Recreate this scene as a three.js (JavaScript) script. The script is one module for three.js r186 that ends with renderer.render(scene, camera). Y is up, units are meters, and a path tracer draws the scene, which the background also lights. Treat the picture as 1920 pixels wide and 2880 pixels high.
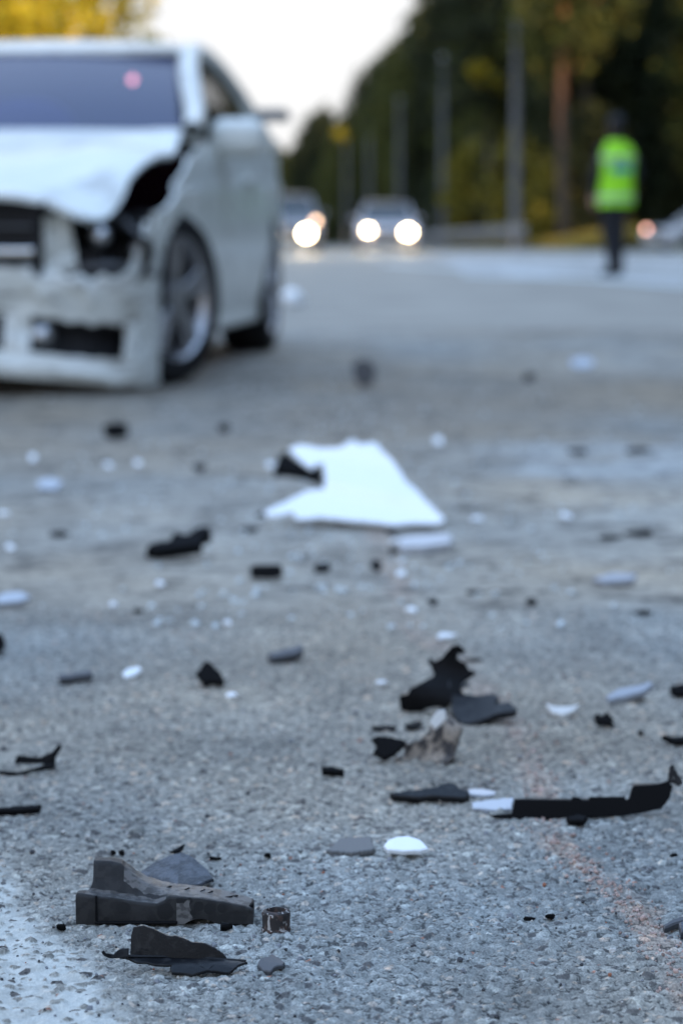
import * as THREE from 'three';
import { mergeGeometries, mergeVertices, toCreasedNormals } from 'three/addons/utils/BufferGeometryUtils.js';
import { TessellateModifier } from 'three/addons/modifiers/TessellateModifier.js';
import { RoundedBoxGeometry } from 'three/addons/geometries/RoundedBoxGeometry.js';
import { MarchingCubes } from 'three/addons/objects/MarchingCubes.js';

// ---------------------------------------------------------------- camera, sky, sun, exposure
const scene = new THREE.Scene();
const F = 6970, HX = 960, HY = 1440, EYE = 0.5, PITCH = Math.atan(750 / F);      // lens in photo pixels, eye height, tilt
const camera = new THREE.PerspectiveCamera(2 * Math.atan(HY / F) * 180 / Math.PI, 682 / 1024, 0.1, 2500);
camera.position.set(0, EYE, 0);
camera.rotation.set(-PITCH, 0, 0);
camera.focus = 1.76;
camera.userData.fStop = 6.0;

const renderer = new THREE.WebGLRenderer({ antialias: true });
renderer.toneMapping = THREE.LinearToneMapping;
renderer.toneMappingExposure = 1.16;
renderer.shadowMap.enabled = true;

// a pale evening sky, white towards the horizon and bluer and brighter overhead
{
  const W = 256, Hh = 128, data = new Float32Array(W * Hh * 4);
  for (let j = 0; j < Hh; j++) {
    const el = Math.max(0, ((j + 0.5) / Hh - 0.5) * Math.PI), s = Math.sin(el), k = s * Math.min(1, s / 0.45);
    const r = 0.87 - 0.13 * k, g = 0.865 + 0.29 * k, b = 0.86 + 1.0 * k;
    for (let i = 0; i < W; i++) data.set([r, g, b, 1], (j * W + i) * 4);
  }
  const t = new THREE.DataTexture(data, W, Hh, THREE.RGBAFormat, THREE.FloatType);
  t.mapping = THREE.EquirectangularReflectionMapping; t.magFilter = THREE.LinearFilter; t.needsUpdate = true;
  scene.background = t; scene.environment = t;
}
const SUN = new THREE.Vector3(0.824 * Math.cos(0.28), Math.sin(0.28), 0.566 * Math.cos(0.28));   // towards the low evening sun
const sun = new THREE.DirectionalLight(new THREE.Color().setRGB(1, 0.74, 0.42), 5);
sun.position.copy(SUN).multiplyScalar(200).add(new THREE.Vector3(0, 0, -90)); sun.target.position.set(0, 0, -90);
sun.castShadow = true; sun.shadow.mapSize.set(2048, 2048);
Object.assign(sun.shadow.camera, { left: -160, right: 160, top: 120, bottom: -120, near: 1, far: 700 });
scene.add(sun, sun.target);

// ---------------------------------------------------------------- helpers
let seed = 7;
const rnd = (a = 1, b) => { seed = (seed + 0x6d2b79f5) | 0; let t = Math.imul(seed ^ (seed >>> 15), 1 | seed); t = (t + Math.imul(t ^ (t >>> 7), 61 | t)) ^ t; t = ((t ^ (t >>> 14)) >>> 0) / 4294967296; return b === undefined ? t * a : a + t * (b - a); };
const hash = (x, y, k = 0) => { let n = Math.imul(x | 0, 374761393) + Math.imul(y | 0, 668265263) + Math.imul(k | 0, 1442695041); n = Math.imul(n ^ (n >>> 13), 1274126177); n ^= n >>> 16; return (n >>> 0) / 4294967296; };
const lerp = (a, b, t) => a + (b - a) * t, clamp = (x, a = 0, b = 1) => Math.min(b, Math.max(a, x));
const sstep = (a, b, x) => { const t = clamp((x - a) / (b - a)); return t * t * (3 - 2 * t); };
const vnoise = (x, y, k = 0) => { const i = Math.floor(x), j = Math.floor(y), u = x - i, v = y - j, a = u * u * (3 - 2 * u), b = v * v * (3 - 2 * v); return lerp(lerp(hash(i, j, k), hash(i + 1, j, k), a), lerp(hash(i, j + 1, k), hash(i + 1, j + 1, k), a), b); };
const fbm = (x, y, k = 0, n = 4) => { let s = 0, a = 0.5, t = 0; for (let i = 0; i < n; i++) { s += a * vnoise(x, y, k + i); t += a; x *= 2.03; y *= 2.03; a *= 0.5; } return s / t; };
const curve = (pts) => (x) => { if (x <= pts[0][0]) return pts[0][1]; for (let i = 1; i < pts.length; i++) if (x <= pts[i][0]) { const [a, p] = pts[i - 1], [b, q] = pts[i], t = (x - a) / (b - a); return lerp(p, q, t * t * (3 - 2 * t) * 0.5 + t * 0.5); } return pts[pts.length - 1][1]; };
const rgb = (r, g, b) => new THREE.Color().setRGB(r, g, b);
const std = (r, g, b, rough = 0.6, o = {}) => new THREE.MeshStandardMaterial({ color: rgb(r, g, b), roughness: rough, side: THREE.DoubleSide, ...o });
const phys = (r, g, b, rough = 0.6, o = {}) => new THREE.MeshPhysicalMaterial({ color: rgb(r, g, b), roughness: rough, side: THREE.DoubleSide, ...o });
const enc = (c) => Math.round(255 * clamp(c <= 0.0031308 ? c * 12.92 : 1.055 * Math.pow(c, 1 / 2.4) - 0.055));
function texture(w, h, fn, { repeat, linear } = {}) {
  const d = new Uint8Array(w * h * 4);
  for (let j = 0; j < h; j++) for (let i = 0; i < w; i++) { const c = fn((i + 0.5) / w, (j + 0.5) / h), o = (j * w + i) * 4; for (let k = 0; k < 3; k++) d[o + k] = linear ? Math.round(255 * clamp(c[k])) : enc(c[k]); d[o + 3] = 255; }
  const t = new THREE.DataTexture(d, w, h); t.magFilter = THREE.LinearFilter; t.minFilter = THREE.LinearMipmapLinearFilter; t.generateMipmaps = true;
  if (!linear) t.colorSpace = THREE.SRGBColorSpace;
  if (repeat) t.wrapS = t.wrapT = THREE.RepeatWrapping;
  t.needsUpdate = true; return t;
}
const taken = {};
const numbered = (n) => { const k = taken[n] = (taken[n] ?? -1) + 1; return k ? n + '_' + String(k).padStart(3, '0') : n; };
const shade = (o) => { o.castShadow = true; o.receiveShadow = true; return o; };
function part(name, geo, mat, parent) { const m = shade(new THREE.Mesh(geo, mat)); m.name = name; parent.add(m); return m; }
function tag(o, label, category, group, kind) { o.userData = { label, category }; if (group) o.userData.group = group; if (kind) o.userData.kind = kind; return o; }
function thing(name, label, category, pos = [0, 0, 0], turn = 0, group) { const o = new THREE.Group(); o.name = numbered(name); o.position.set(...pos); o.rotation.y = turn; scene.add(o); return tag(o, label, category, group); }
function single(name, geo, mat, label, category, group) { const m = shade(new THREE.Mesh(geo, mat)); m.name = numbered(name); scene.add(m); return tag(m, label, category, group); }
function dup(src, label) { const o = src.clone(); o.name = numbered(src.name.replace(/_\d{3}$/, '')); o.userData = { ...src.userData }; if (label) o.userData.label = label; scene.add(o); return o; }
function struct(o, name) { o.name = numbered(name); o.userData.kind = 'structure'; scene.add(o); return o; }
const T = (g, x, y, z, rx = 0, ry = 0, rz = 0) => g.applyMatrix4(new THREE.Matrix4().compose(new THREE.Vector3(x, y, z), new THREE.Quaternion().setFromEuler(new THREE.Euler(rx, ry, rz)), new THREE.Vector3(1, 1, 1)));
const box = (w, h, d, x = 0, y = 0, z = 0, r = 0) => (r ? new RoundedBoxGeometry(w, h, d, 2, r) : new THREE.BoxGeometry(w, h, d)).translate(x, y, z);
const merge = (list) => mergeGeometries(list.map((g) => { const n = g.index ? g.toNonIndexed() : g; for (const k of Object.keys(n.attributes)) if (!['position', 'normal', 'uv'].includes(k)) n.deleteAttribute(k); if (!n.attributes.uv) n.setAttribute('uv', new THREE.BufferAttribute(new Float32Array(n.attributes.position.count * 2), 2)); if (!n.attributes.normal) n.computeVertexNormals(); return n; }));
// a patch fn(u, v) -> [x, y, z], given depth th along its inward side
function grid(fn, nu, nv, th = 0, flip = false) {
  const P = [], uv = [], idx = [];
  for (let j = 0; j <= nv; j++) for (let i = 0; i <= nu; i++) { P.push(...fn(i / nu, j / nv)); uv.push(i / nu, j / nv); }
  const N = (nu + 1) * (nv + 1), at = (i, j) => j * (nu + 1) + i;
  const tri = (a, b, c) => (flip ? idx.push(a, c, b) : idx.push(a, b, c));
  for (let j = 0; j < nv; j++) for (let i = 0; i < nu; i++) { tri(at(i, j), at(i + 1, j), at(i + 1, j + 1)); tri(at(i, j), at(i + 1, j + 1), at(i, j + 1)); }
  let g = new THREE.BufferGeometry(); g.setAttribute('position', new THREE.Float32BufferAttribute(P, 3)); g.setAttribute('uv', new THREE.Float32BufferAttribute(uv, 2)); g.setIndex(idx); g.computeVertexNormals();
  if (!th) return g;
  const n = g.attributes.normal, all = [...P], u2 = [...uv, ...uv], id2 = [...idx];
  for (let k = 0; k < N; k++) all.push(P[3 * k] - th * n.getX(k), P[3 * k + 1] - th * n.getY(k), P[3 * k + 2] - th * n.getZ(k));
  for (let k = 0; k < idx.length; k += 3) id2.push(idx[k] + N, idx[k + 2] + N, idx[k + 1] + N);
  const side = (a, b) => { flip ? id2.push(a, a + N, b, b, a + N, b + N) : id2.push(a, a + N, b, b, a + N, b + N); };
  for (let i = 0; i < nu; i++) { side(at(i, 0), at(i + 1, 0)); side(at(i + 1, nv), at(i, nv)); }
  for (let j = 0; j < nv; j++) { side(at(0, j + 1), at(0, j)); side(at(nu, j), at(nu, j + 1)); }
  g = new THREE.BufferGeometry(); g.setAttribute('position', new THREE.Float32BufferAttribute(all, 3)); g.setAttribute('uv', new THREE.Float32BufferAttribute(u2, 2)); g.setIndex(id2);
  return toCreasedNormals(g, 0.7);
}
// photo pixel -> point on the level y = Y, or at the distance d ahead
function ray(px, py) { const a = px - HX, b = HY - py, c = Math.cos(PITCH), s = Math.sin(PITCH); return [a, -s * F + b * c, -c * F - b * s]; }
function G(px, py, Y = 0) { const r = ray(px, py), t = (Y - EYE) / r[1]; return new THREE.Vector3(r[0] * t, Y, r[2] * t); }
function At(px, py, d) { const r = ray(px, py), t = -d / r[2]; return new THREE.Vector3(r[0] * t, EYE + r[1] * t, -d); }
const depthOf = (p) => -((p.y - EYE) * Math.sin(PITCH) + p.z * Math.cos(PITCH));
const YAW = 0.0344;                                                             // the road runs this far to the left of the view
const sweep = (d) => (d > 150 ? 8.2e-5 * (d - 150) ** 2 : 0);                    // far off it bends away to the left
const roadX = (x, d) => x + YAW * d + sweep(d), camX = (xr, d) => xr - YAW * d - sweep(d);
const rise = (d) => (d > 12 ? 0.33 * (1 - Math.exp(-(d - 12) / 22)) : 0);      // the road climbs slightly beyond the crash

// ---------------------------------------------------------------- road surface
// pixel features of the surface as ground coordinates
const line = (pts) => pts.map(([x, y]) => { const p = G(x, y); return [p.x, -p.z]; });
const seam = line([[1000, 1440], [1060, 1500], [1120, 1640], [1140, 1760], [1290, 1860], [1360, 1960], [1450, 2060], [1500, 2180], [1540, 2260], [1560, 2370], [1640, 2440], [1700, 2500], [1780, 2550], [1830, 2620], [1880, 2720], [1960, 2860]]);
const paintEdge = line([[-60, 2330], [-10, 2430], [60, 2530], [120, 2590], [215, 2680], [290, 2760], [350, 2850], [390, 2950]]);
const polyDist = (L, x, d) => { let best = 1e9, side = 0; for (let i = 1; i < L.length; i++) { const [ax, ad] = L[i - 1], [bx, bd] = L[i], ux = bx - ax, ud = bd - ad, t = clamp(((x - ax) * ux + (d - ad) * ud) / (ux * ux + ud * ud)), dx = x - ax - t * ux, dd = d - ad - t * ud, q = dx * dx + dd * dd; if (q < best) { best = q; side = ux * dd - ud * dx; } } return [Math.sqrt(best), side]; };
const cell = 0.0085;
function stones(x, d, size, k, out) {                                           // nearest proud stone of the aggregate
  const gx = Math.floor(x / size), gd = Math.floor(d / size); let h = 0, id = 0;
  for (let a = -1; a <= 1; a++) for (let b = -1; b <= 1; b++) {
    const i = gx + a, j = gd + b, cx = (i + 0.15 + 0.7 * hash(i, j, k)) * size, cd = (j + 0.15 + 0.7 * hash(i, j, k + 1)) * size, r = size * (0.32 + 0.36 * hash(i, j, k + 2));
    const an = hash(i, j, k + 3) * 3.14, ca = Math.cos(an), sa = Math.sin(an), ux = (x - cx) * ca + (d - cd) * sa, ud = ((d - cd) * ca - (x - cx) * sa) * (1.1 + 0.5 * hash(i, j, k + 5));
    const q = (ux * ux + ud * ud) / (r * r); if (q >= 1) continue;
    const v = Math.sqrt(1 - q) * (0.35 + 0.65 * hash(i, j, k + 4)) * r / size * 1.6; if (v > h) { h = v; id = hash(i, j, k + 6); }
  }
  out.h = h; out.id = id;
}
const s1 = { h: 0, id: 0 }, s2 = { h: 0, id: 0 }, s3 = { h: 0, id: 0 };
const reliefAt = (x, d) => { stones(x, d, cell, 11, s1); stones(x + 3, d, cell * 0.45, 31, s2); stones(x + 7, d, cell * 1.9, 51, s3); return 0.0029 * s1.h + 0.0015 * s2.h + (s3.id > 0.55 ? 0.0026 * s3.h : 0) + 0.0030 * (fbm(x * 28, d * 28, 5, 2) - 0.5); };
function surface(x, d, fine) {                                                  // base colour of the worn asphalt at a place
  const broad = fbm(x * 0.9 + 4, d * 0.5, 61, 3), mid = fbm(x * 9, d * 7, 71, 4);
  let v = 0.262 * (0.34 + 0.62 * broad + 0.74 * mid), tint = (fbm(x * 2.3, d * 1.6, 81, 3) - 0.5) * 0.30;
  // brown-grey dusty stretch before the crashed car, worn paler wheel tracks beyond and to the side
  const dusty = sstep(4.6, 7.6, d + 1.4 * (fbm(x * 1.3, d, 91, 3) - 0.5)) * (1 - sstep(9.4, 10.6, d + 0.15 * x + 1.2 * (fbm(x * 0.8, d, 93, 2) - 0.5)));
  v *= 1 - 0.34 * dusty * (0.6 + 0.8 * mid); tint += 0.07 * dusty;
  const strip = sstep(0.10, 0.42, x - 0.02 * d + 0.3 * (mid - 0.5)) * sstep(5.15, 5.5, d + 0.5 * (mid - 0.5)) * (1 - sstep(6.0, 6.4, d - 0.12 * x + 0.5 * (mid - 0.5)));   // worn pale paint across the lane
  let r = v * (1.05 + tint), g = v * 0.98, b = v * (0.84 - tint * 0.9);
  const worn = strip * sstep(0.26, 0.52, fbm(x * 5, d * 9, 95, 3)); r = lerp(r, 0.37, worn * 0.9); g = lerp(g, 0.38, worn * 0.9); b = lerp(b, 0.37, worn * 0.9);
  const [sd] = polyDist(seam, x, d), sw = 0.009 + 0.004 * d, patchy = 0.35 + 0.65 * sstep(0.36, 0.6, fbm(x * 16 + 7, d * 9, 99, 3));
  const onSeam = sd < 0.12 ? sstep(1.25, 0.4, sd / sw + 1.5 * (fbm(x * 70, d * 45, 101, 3) - 0.5)) : 0;
  r = lerp(r, 0.34, onSeam * patchy * 0.8); g = lerp(g, 0.265, onSeam * patchy * 0.8); b = lerp(b, 0.21, onSeam * patchy * 0.8);
  if (!fine) {
    const blot = sstep(0.60, 0.74, fbm(x * 16, d * 12, 111, 3)), spot = sstep(0.66, 0.74, fbm(x * 42, d * 30, 115, 2));
    const k = (1 - 0.5 * blot - 0.45 * spot) * (0.72 + 0.56 * hash(x * 130, d * 90, 117)); return [r * k, g * k, b * k];
  }
  stones(x, d, cell, 11, s1); stones(x + 3, d, cell * 0.45, 31, s2);
  const grain = 0.58 + 0.84 * hash(x * 2100, d * 2100, 121), i1 = s1.id, i2 = s2.id;
  let k = grain * (s1.h > 0.25 ? 0.68 + 0.72 * i1 : 0.84);
  if (s2.h > 0.4) k *= 0.68 + 0.62 * i2;
  if (s1.h > 0.2) {
    if (i1 < 0.07) { r *= 0.45; g *= 0.43; b *= 0.45; }
    else if (i1 > 0.965) { r *= 1.18; g *= 1.0; b *= 0.9; }
    else if (i1 > 0.94) { r *= 1.25; g *= 1.25; b *= 1.22; }
  }
  if (s2.h > 0.3) { if (i2 < 0.055) { r *= 0.3; g *= 0.29; b *= 0.3; } else if (i2 > 0.995) { r = 0.26; g = 0.12; b = 0.08; } else if (i2 > 0.94) { r *= 1.25; g *= 1.05; b *= 0.92; } }
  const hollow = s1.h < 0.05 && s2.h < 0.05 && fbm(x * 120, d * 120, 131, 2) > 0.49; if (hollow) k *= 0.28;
  const [pd, side] = polyDist(paintEdge, x, d), inside = side > 0 ? pd : -pd;   // worn edge line: paint left between the stones
  if (inside < 0.05) {
    const cover = sstep(0.014, -0.016, inside + 0.035 * (fbm(x * 38, d * 38, 141, 3) - 0.5)) * (0.75 + 0.25 * sstep(0.3, 0.5, fbm(x * 60, d * 60, 145, 3)));
    const low = 1 - sstep(0.40, 0.52, s1.h + 0.5 * (0.5 - i1)), p = cover * low;
    r = lerp(r * k, 0.52 * (0.85 + 0.3 * hash(x * 1500, d * 1500, 151)), p); g = lerp(g * k, 0.52 * (0.85 + 0.3 * hash(x * 1500, d * 1500, 151)), p); b = lerp(b * k, 0.48 * (0.85 + 0.3 * hash(x * 1500, d * 1500, 151)), p);
    return [r, g, b];
  }
  return [r * k, g * k, b * k];
}
const NX = 0.6, N0 = 1.3, N1 = 3.4, MX = 2.6, M1 = 14;
const road = struct(new THREE.Group(), 'road');
{
  const near = texture(1400, 1900, (u, v) => surface(-NX + 2 * NX * u, N0 + (N1 - N0) * v, true));
  const nx = 440, ds = []; for (let d = N0; d < N1;) { ds.push(d); d += 0.0024 * (d < 2 ? 1 : 1 + 1.6 * (d - 2)); } ds.push(N1);
  const edge = (x, d) => sstep(0, 0.03, NX - Math.abs(x)) * sstep(0, 0.03, N1 - d) * sstep(0, 0.03, d - N0);
  const ng = grid((u, v) => { const x = -NX + 2 * NX * u, d = ds[Math.round(v * (ds.length - 1))]; return [x, reliefAt(x, d) * edge(x, d), -d]; }, nx, ds.length - 1);
  const uv = ng.attributes.uv, p = ng.attributes.position; for (let i = 0; i < uv.count; i++) uv.setXY(i, (p.getX(i) + NX) / (2 * NX), (-p.getZ(i) - N0) / (N1 - N0));
  part('worn_asphalt', ng, std(1, 1, 1, 0.8, { map: near }), road);
  const midT = texture(1024, 2048, (u, v) => surface(-MX + 2 * MX * u, N1 + (M1 - N1) * v, false));
  const midB = texture(512, 512, (u, v) => { const h = fbm(u * 64, v * 64, 201, 3); return [h, h, h]; }, { linear: true, repeat: true });
  const mg = grid((u, v) => [-MX + 2 * MX * u, rise(lerp(N1, M1, v)), -lerp(N1, M1, v)], 8, 24);
  midB.repeat.set(8, 16);
  part('asphalt', mg, std(1, 1, 1, 0.78, { map: midT, bumpMap: midB, bumpScale: 0.004 }), road);
  const farT = texture(512, 512, (u, v) => { const m = fbm(u * 16, v * 16, 211, 4), n = 0.262 * (0.70 + 0.6 * m); return [n * 1.05, n * 0.98, n * 0.84]; }, { repeat: true });
  const farM = std(1, 1, 1, 0.75, { map: farT });
  const strip = (fa, fb, d0, d1, n) => { const g = grid((u, v) => { const d = lerp(d0, d1, v); return [lerp(fa(d), fb(d), u), rise(d), -d]; }, 6, n); const U = g.attributes.uv, p = g.attributes.position; for (let i = 0; i < U.count; i++) U.setXY(i, p.getX(i) / 6, p.getZ(i) / 6); return g; };
  const edgeL = (d) => camX(-8, d), edgeR = (d) => camX(11 + 6 * sstep(48, 60, d) * (1 - sstep(80, 88, d)), d), c = (v) => () => v;
  part('asphalt', merge([strip(edgeL, c(-MX), -20, M1, 12), strip(c(MX), edgeR, -20, M1, 12), strip(c(-MX), c(MX), -20, N0, 8), strip(c(-MX), c(-NX), N0, N1, 4), strip(c(NX), c(MX), N0, N1, 4), strip(edgeL, edgeR, M1, 60, 24), strip(edgeL, edgeR, 60, 110, 20), strip(edgeL, edgeR, 110, 900, 40)]), farM, road);
  // ground beyond the road: verge, banks and forest floor
  const gT = texture(512, 512, (u, v) => { const m = fbm(u * 12, v * 12, 221, 4), n = fbm(u * 50, v * 50, 231, 3); return [0.10 * (0.5 + m), 0.095 * (0.4 + m * 0.8 + n * 0.4), 0.035 * (0.5 + n)]; }, { repeat: true });
  const xs = [-700, -200, -60, -25, -14, -10.5, -8.6, -7.4, 0, 10, 11.3, 12.4, 14, 18, 25, 60, 200, 700], zs = [];
  for (let d = -120; d <= 1500; d += d < 0 ? 20 : d < 140 ? 5 : 60) zs.push(d);
  const gg = grid((u, v) => {
    const d = zs[Math.round(v * (zs.length - 1))], xr = xs[Math.round(u * (xs.length - 1))], bay = 6 * sstep(44, 58, d) * (1 - sstep(82, 90, d));
    const bank = 0.42 * sstep(11 + bay, 14 + bay, xr) + 0.5 * sstep(-8.4, -13, xr) , under = xr > -8.4 && xr < 11.2 + bay ? -0.06 : 0.0;
    return [camX(xr, d), rise(d) + bank + under - 0.02, -d];
  }, xs.length - 1, zs.length - 1);
  const U = gg.attributes.uv, q = gg.attributes.position; for (let i = 0; i < U.count; i++) U.setXY(i, q.getX(i) / 5, q.getZ(i) / 5);
  struct(shade(new THREE.Mesh(gg, std(1, 1, 1, 0.95, { map: gT }))), 'ground');
}
// painted markings: hatched area beside the officer, lane dashes far off
{
  const wear = texture(256, 256, (u, v) => { const n = fbm(u * 22, v * 22, 241, 4), k = sstep(0.30, 0.52, n); return [lerp(0.26, 0.62, k), lerp(0.28, 0.66, k), lerp(0.29, 0.67, k)]; }, { repeat: true });
  const m = std(1, 1, 1, 0.6, { map: wear }), marks = struct(new THREE.Group(), 'road_markings');
  const lay = (pts) => { const [a, b, c, d] = pts; part('stripe', grid((u, v) => { const x = lerp(lerp(a[0], b[0], u), lerp(d[0], c[0], u), v), dd = lerp(lerp(a[1], b[1], u), lerp(d[1], c[1], u), v); return [x, rise(dd) + 0.005, -dd]; }, 2, 12), m, marks); };
  const gd = (px, d) => [(px - HX) / F * d, d];
  lay([gd(1080, 36.5), gd(1080, 39), gd(1990, 22.6), gd(1990, 21.4)]);
  for (const [d0, d1] of [[24.2, 25.4], [27.5, 29], [31.5, 33.5], [37, 40], [45, 49]]) lay([gd(1960, d0), gd(1960, d1), gd(1300 - (d0 - 24) * 4, d1 + 3.5), gd(1300 - (d0 - 24) * 4, d0 + 3)]);
  for (let d = 46; d < 300; d += 12) lay([[camX(2.2, d), d], [camX(2.35, d), d], [camX(2.35, d + 4), d + 4], [camX(2.2, d + 4), d + 4]]);
  lay([[camX(10.3, 92), 92], [camX(10.45, 92), 92], [camX(10.45, 420), 420], [camX(10.3, 420), 420]]);
}

// ---------------------------------------------------------------- trees
const gapA = new THREE.Vector2(7.5, -99), gapDir = new THREE.Vector2(0.824, 0.566);
const inGap = (x, z, w = 6.5) => { const dx = x - gapA.x, dz = z - gapA.y, t = dx * gapDir.x + dz * gapDir.y; return t > 1 && t < 95 && Math.abs(dx * gapDir.y - dz * gapDir.x) < w; };
function leafMat(r, g, b) { return phys(r, g, b, 0.9, { vertexColors: true, transmission: 0.3, thickness: 0, specularIntensity: 0.3 }); }
function crownGeo(n, size, place, tone = 0.5) {                                 // leaf-sized folded faces spread through clumps
  const P = [], C = [], v = new THREE.Vector3(), e = new THREE.Euler(), q = new THREE.Matrix4();
  for (let i = 0; i < n; i++) {
    const [x, y, z, s0 = 1] = place(i), s = size * s0 * rnd(0.6, 1.4), k = rnd(1 - tone, 1 + tone), h = rnd(-0.12, 0.12);
    q.makeRotationFromEuler(e.set(rnd(6.28), rnd(6.28), rnd(6.28)));
    const pts = [[-0.5, 0, 0.1], [0, -0.28, 0], [0.55, 0, 0.12], [0, 0.28, 0]].map(([a, b, c]) => v.set(a * s, b * s, c * s).applyMatrix4(q).toArray());
    for (const t of [[0, 1, 3], [1, 2, 3]]) for (const a of t) { P.push(pts[a][0] + x, pts[a][1] + y, pts[a][2] + z); C.push(k * (1 + h), k, k * (1 - h)); }
  }
  const g = new THREE.BufferGeometry(); g.setAttribute('position', new THREE.Float32BufferAttribute(P, 3)); g.setAttribute('color', new THREE.Float32BufferAttribute(C, 3)); g.computeVertexNormals(); return g;
}
function limb(pts, r0, r1, n = 7) { const c = new THREE.CatmullRomCurve3(pts.map((p) => new THREE.Vector3(...p))), g = new THREE.TubeGeometry(c, 10, 1, n, false), p = g.attributes.position; for (let i = 0; i < p.count; i++) { const t = Math.floor(i / (n + 1)) / 10, o = c.getPointAt(t), r = lerp(r0, r1, t) * (1 + 0.1 * Math.sin(i * 7.3)); p.setXYZ(i, o.x + (p.getX(i) - o.x) * r, o.y + (p.getY(i) - o.y) * r, o.z + (p.getZ(i) - o.z) * r); } g.computeVertexNormals(); return g; }
function trunkGeo(H, r, limbs, from) { const list = [limb([[0, -0.3, 0], [rnd(-0.1, 0.1), H * 0.4, rnd(-0.1, 0.1)], [rnd(-0.3, 0.3), H * 0.95, rnd(-0.3, 0.3)]], r, r * 0.25)]; for (let i = 0; i < limbs; i++) { const y = lerp(from, H * 0.9, i / limbs), a = i * 2.4, L = rnd(1.2, 2.6); list.push(limb([[0, y, 0], [Math.cos(a) * L * 0.5, y + 0.5, Math.sin(a) * L * 0.5], [Math.cos(a) * L, y + 1.1, Math.sin(a) * L]], r * 0.3, 0.02, 5)); } return merge(list); }
const clumps = (list) => (i) => { const c = list[i % list.length], a = rnd(6.28), b = Math.acos(rnd(-1, 1)), r = Math.pow(rnd(), 0.45); return [c[0] + c[3] * r * Math.sin(b) * Math.cos(a), c[1] + c[4] * r * Math.cos(b), c[2] + c[3] * r * Math.sin(b) * Math.sin(a)]; };
const barkT = (r, g, b) => texture(128, 256, (u, v) => { const n = fbm(u * 10, v * 30, 251, 4), k = 0.5 + n; return [r * k, g * k, b * k]; }, { repeat: true });
const barkGrey = std(1, 1, 1, 0.95, { map: barkT(0.10, 0.085, 0.07) }), barkOrange = std(1, 1, 1, 0.9, { map: texture(512, 64, (u, v) => { const n = fbm(u * 60, v * 8, 255, 4), k = 0.45 + 1.1 * n, up = sstep(0.27, 0.40, u + 0.22 * (fbm(u * 26, v * 7, 257, 3) - 0.5)); return [lerp(0.085, 0.40, up) * k, lerp(0.062, 0.165, up) * k, lerp(0.045, 0.075, up) * k]; }, { repeat: true }) });  // pine bark, brown below, orange above; the darker foot also paints in shade
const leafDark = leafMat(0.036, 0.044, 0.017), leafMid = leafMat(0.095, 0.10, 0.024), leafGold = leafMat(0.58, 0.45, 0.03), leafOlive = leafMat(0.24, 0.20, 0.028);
const forms = {};
{
  const list = (n, H, y0, R, rr) => Array.from({ length: n }, (_, i) => { const t = (i + 0.5) / n, y = lerp(y0, H, t), w = R * Math.sin(Math.PI * clamp(0.16 + 0.84 * t, 0, 0.98)) , a = i * 2.4; return [Math.cos(a) * w * rnd(0.35, 0.8), y, Math.sin(a) * w * rnd(0.35, 0.8), rr * rnd(0.7, 1.25), rr * rnd(0.55, 0.95)]; });
  forms.pine = { trunk: trunkGeo(18, 0.24, 12, 7), crown: crownGeo(2600, 0.55, clumps(list(22, 18.5, 8, 3.0, 1.5)), 0.45) };
  forms.spruce = { trunk: trunkGeo(17, 0.22, 10, 3), crown: crownGeo(3600, 0.6, (i) => { const y = 0.6 + 17 * Math.pow(rnd(), 1.15), R = 3.0 * Math.pow(1 - y / 18.2, 0.8) + 0.15, a = Math.floor(rnd(9)) * 0.7 + y * 1.9 + rnd(-0.25, 0.25), r = R * Math.pow(rnd(), 0.5); return [Math.cos(a) * r, y - 0.25 * r, Math.sin(a) * r]; }, 0.45) };
  forms.broad = { trunk: trunkGeo(14, 0.22, 12, 3), crown: crownGeo(3800, 0.5, clumps(list(30, 15.5, 3, 3.9, 1.7)), 0.5) };
  forms.bush = { trunk: trunkGeo(4, 0.07, 6, 0.6), crown: crownGeo(1500, 0.42, clumps(list(14, 5.0, 0.5, 2.2, 1.1)), 0.5) };
}
const protos = {};
function tree(kind, leaf, bark, name, label, group, x, z, s = 1, turn = 0) {
  const key = name + kind, d = -z; let o;
  if (protos[key]) o = dup(protos[key], label); else { o = thing(name, label, 'tree', [0, 0, 0], 0, group); part('trunk', forms[kind].trunk, bark, o); part('crown', forms[kind].crown, leaf, o); protos[key] = o; }
  if (group) o.userData.group = group; else delete o.userData.group;
  const xr = roadX(x, d); o.position.set(x, rise(d) + (xr > 11 ? 0.42 * sstep(11, 14, xr) : 0.5 * sstep(-8.4, -13, xr)) - 0.05, z); o.rotation.y = turn; o.scale.set(s, s * (0.94 + 0.12 * hash(x * 10, z * 10)), s); return o;
}
const inBay = (xr, d) => d > 42 && d < 92 && xr < 21;
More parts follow.
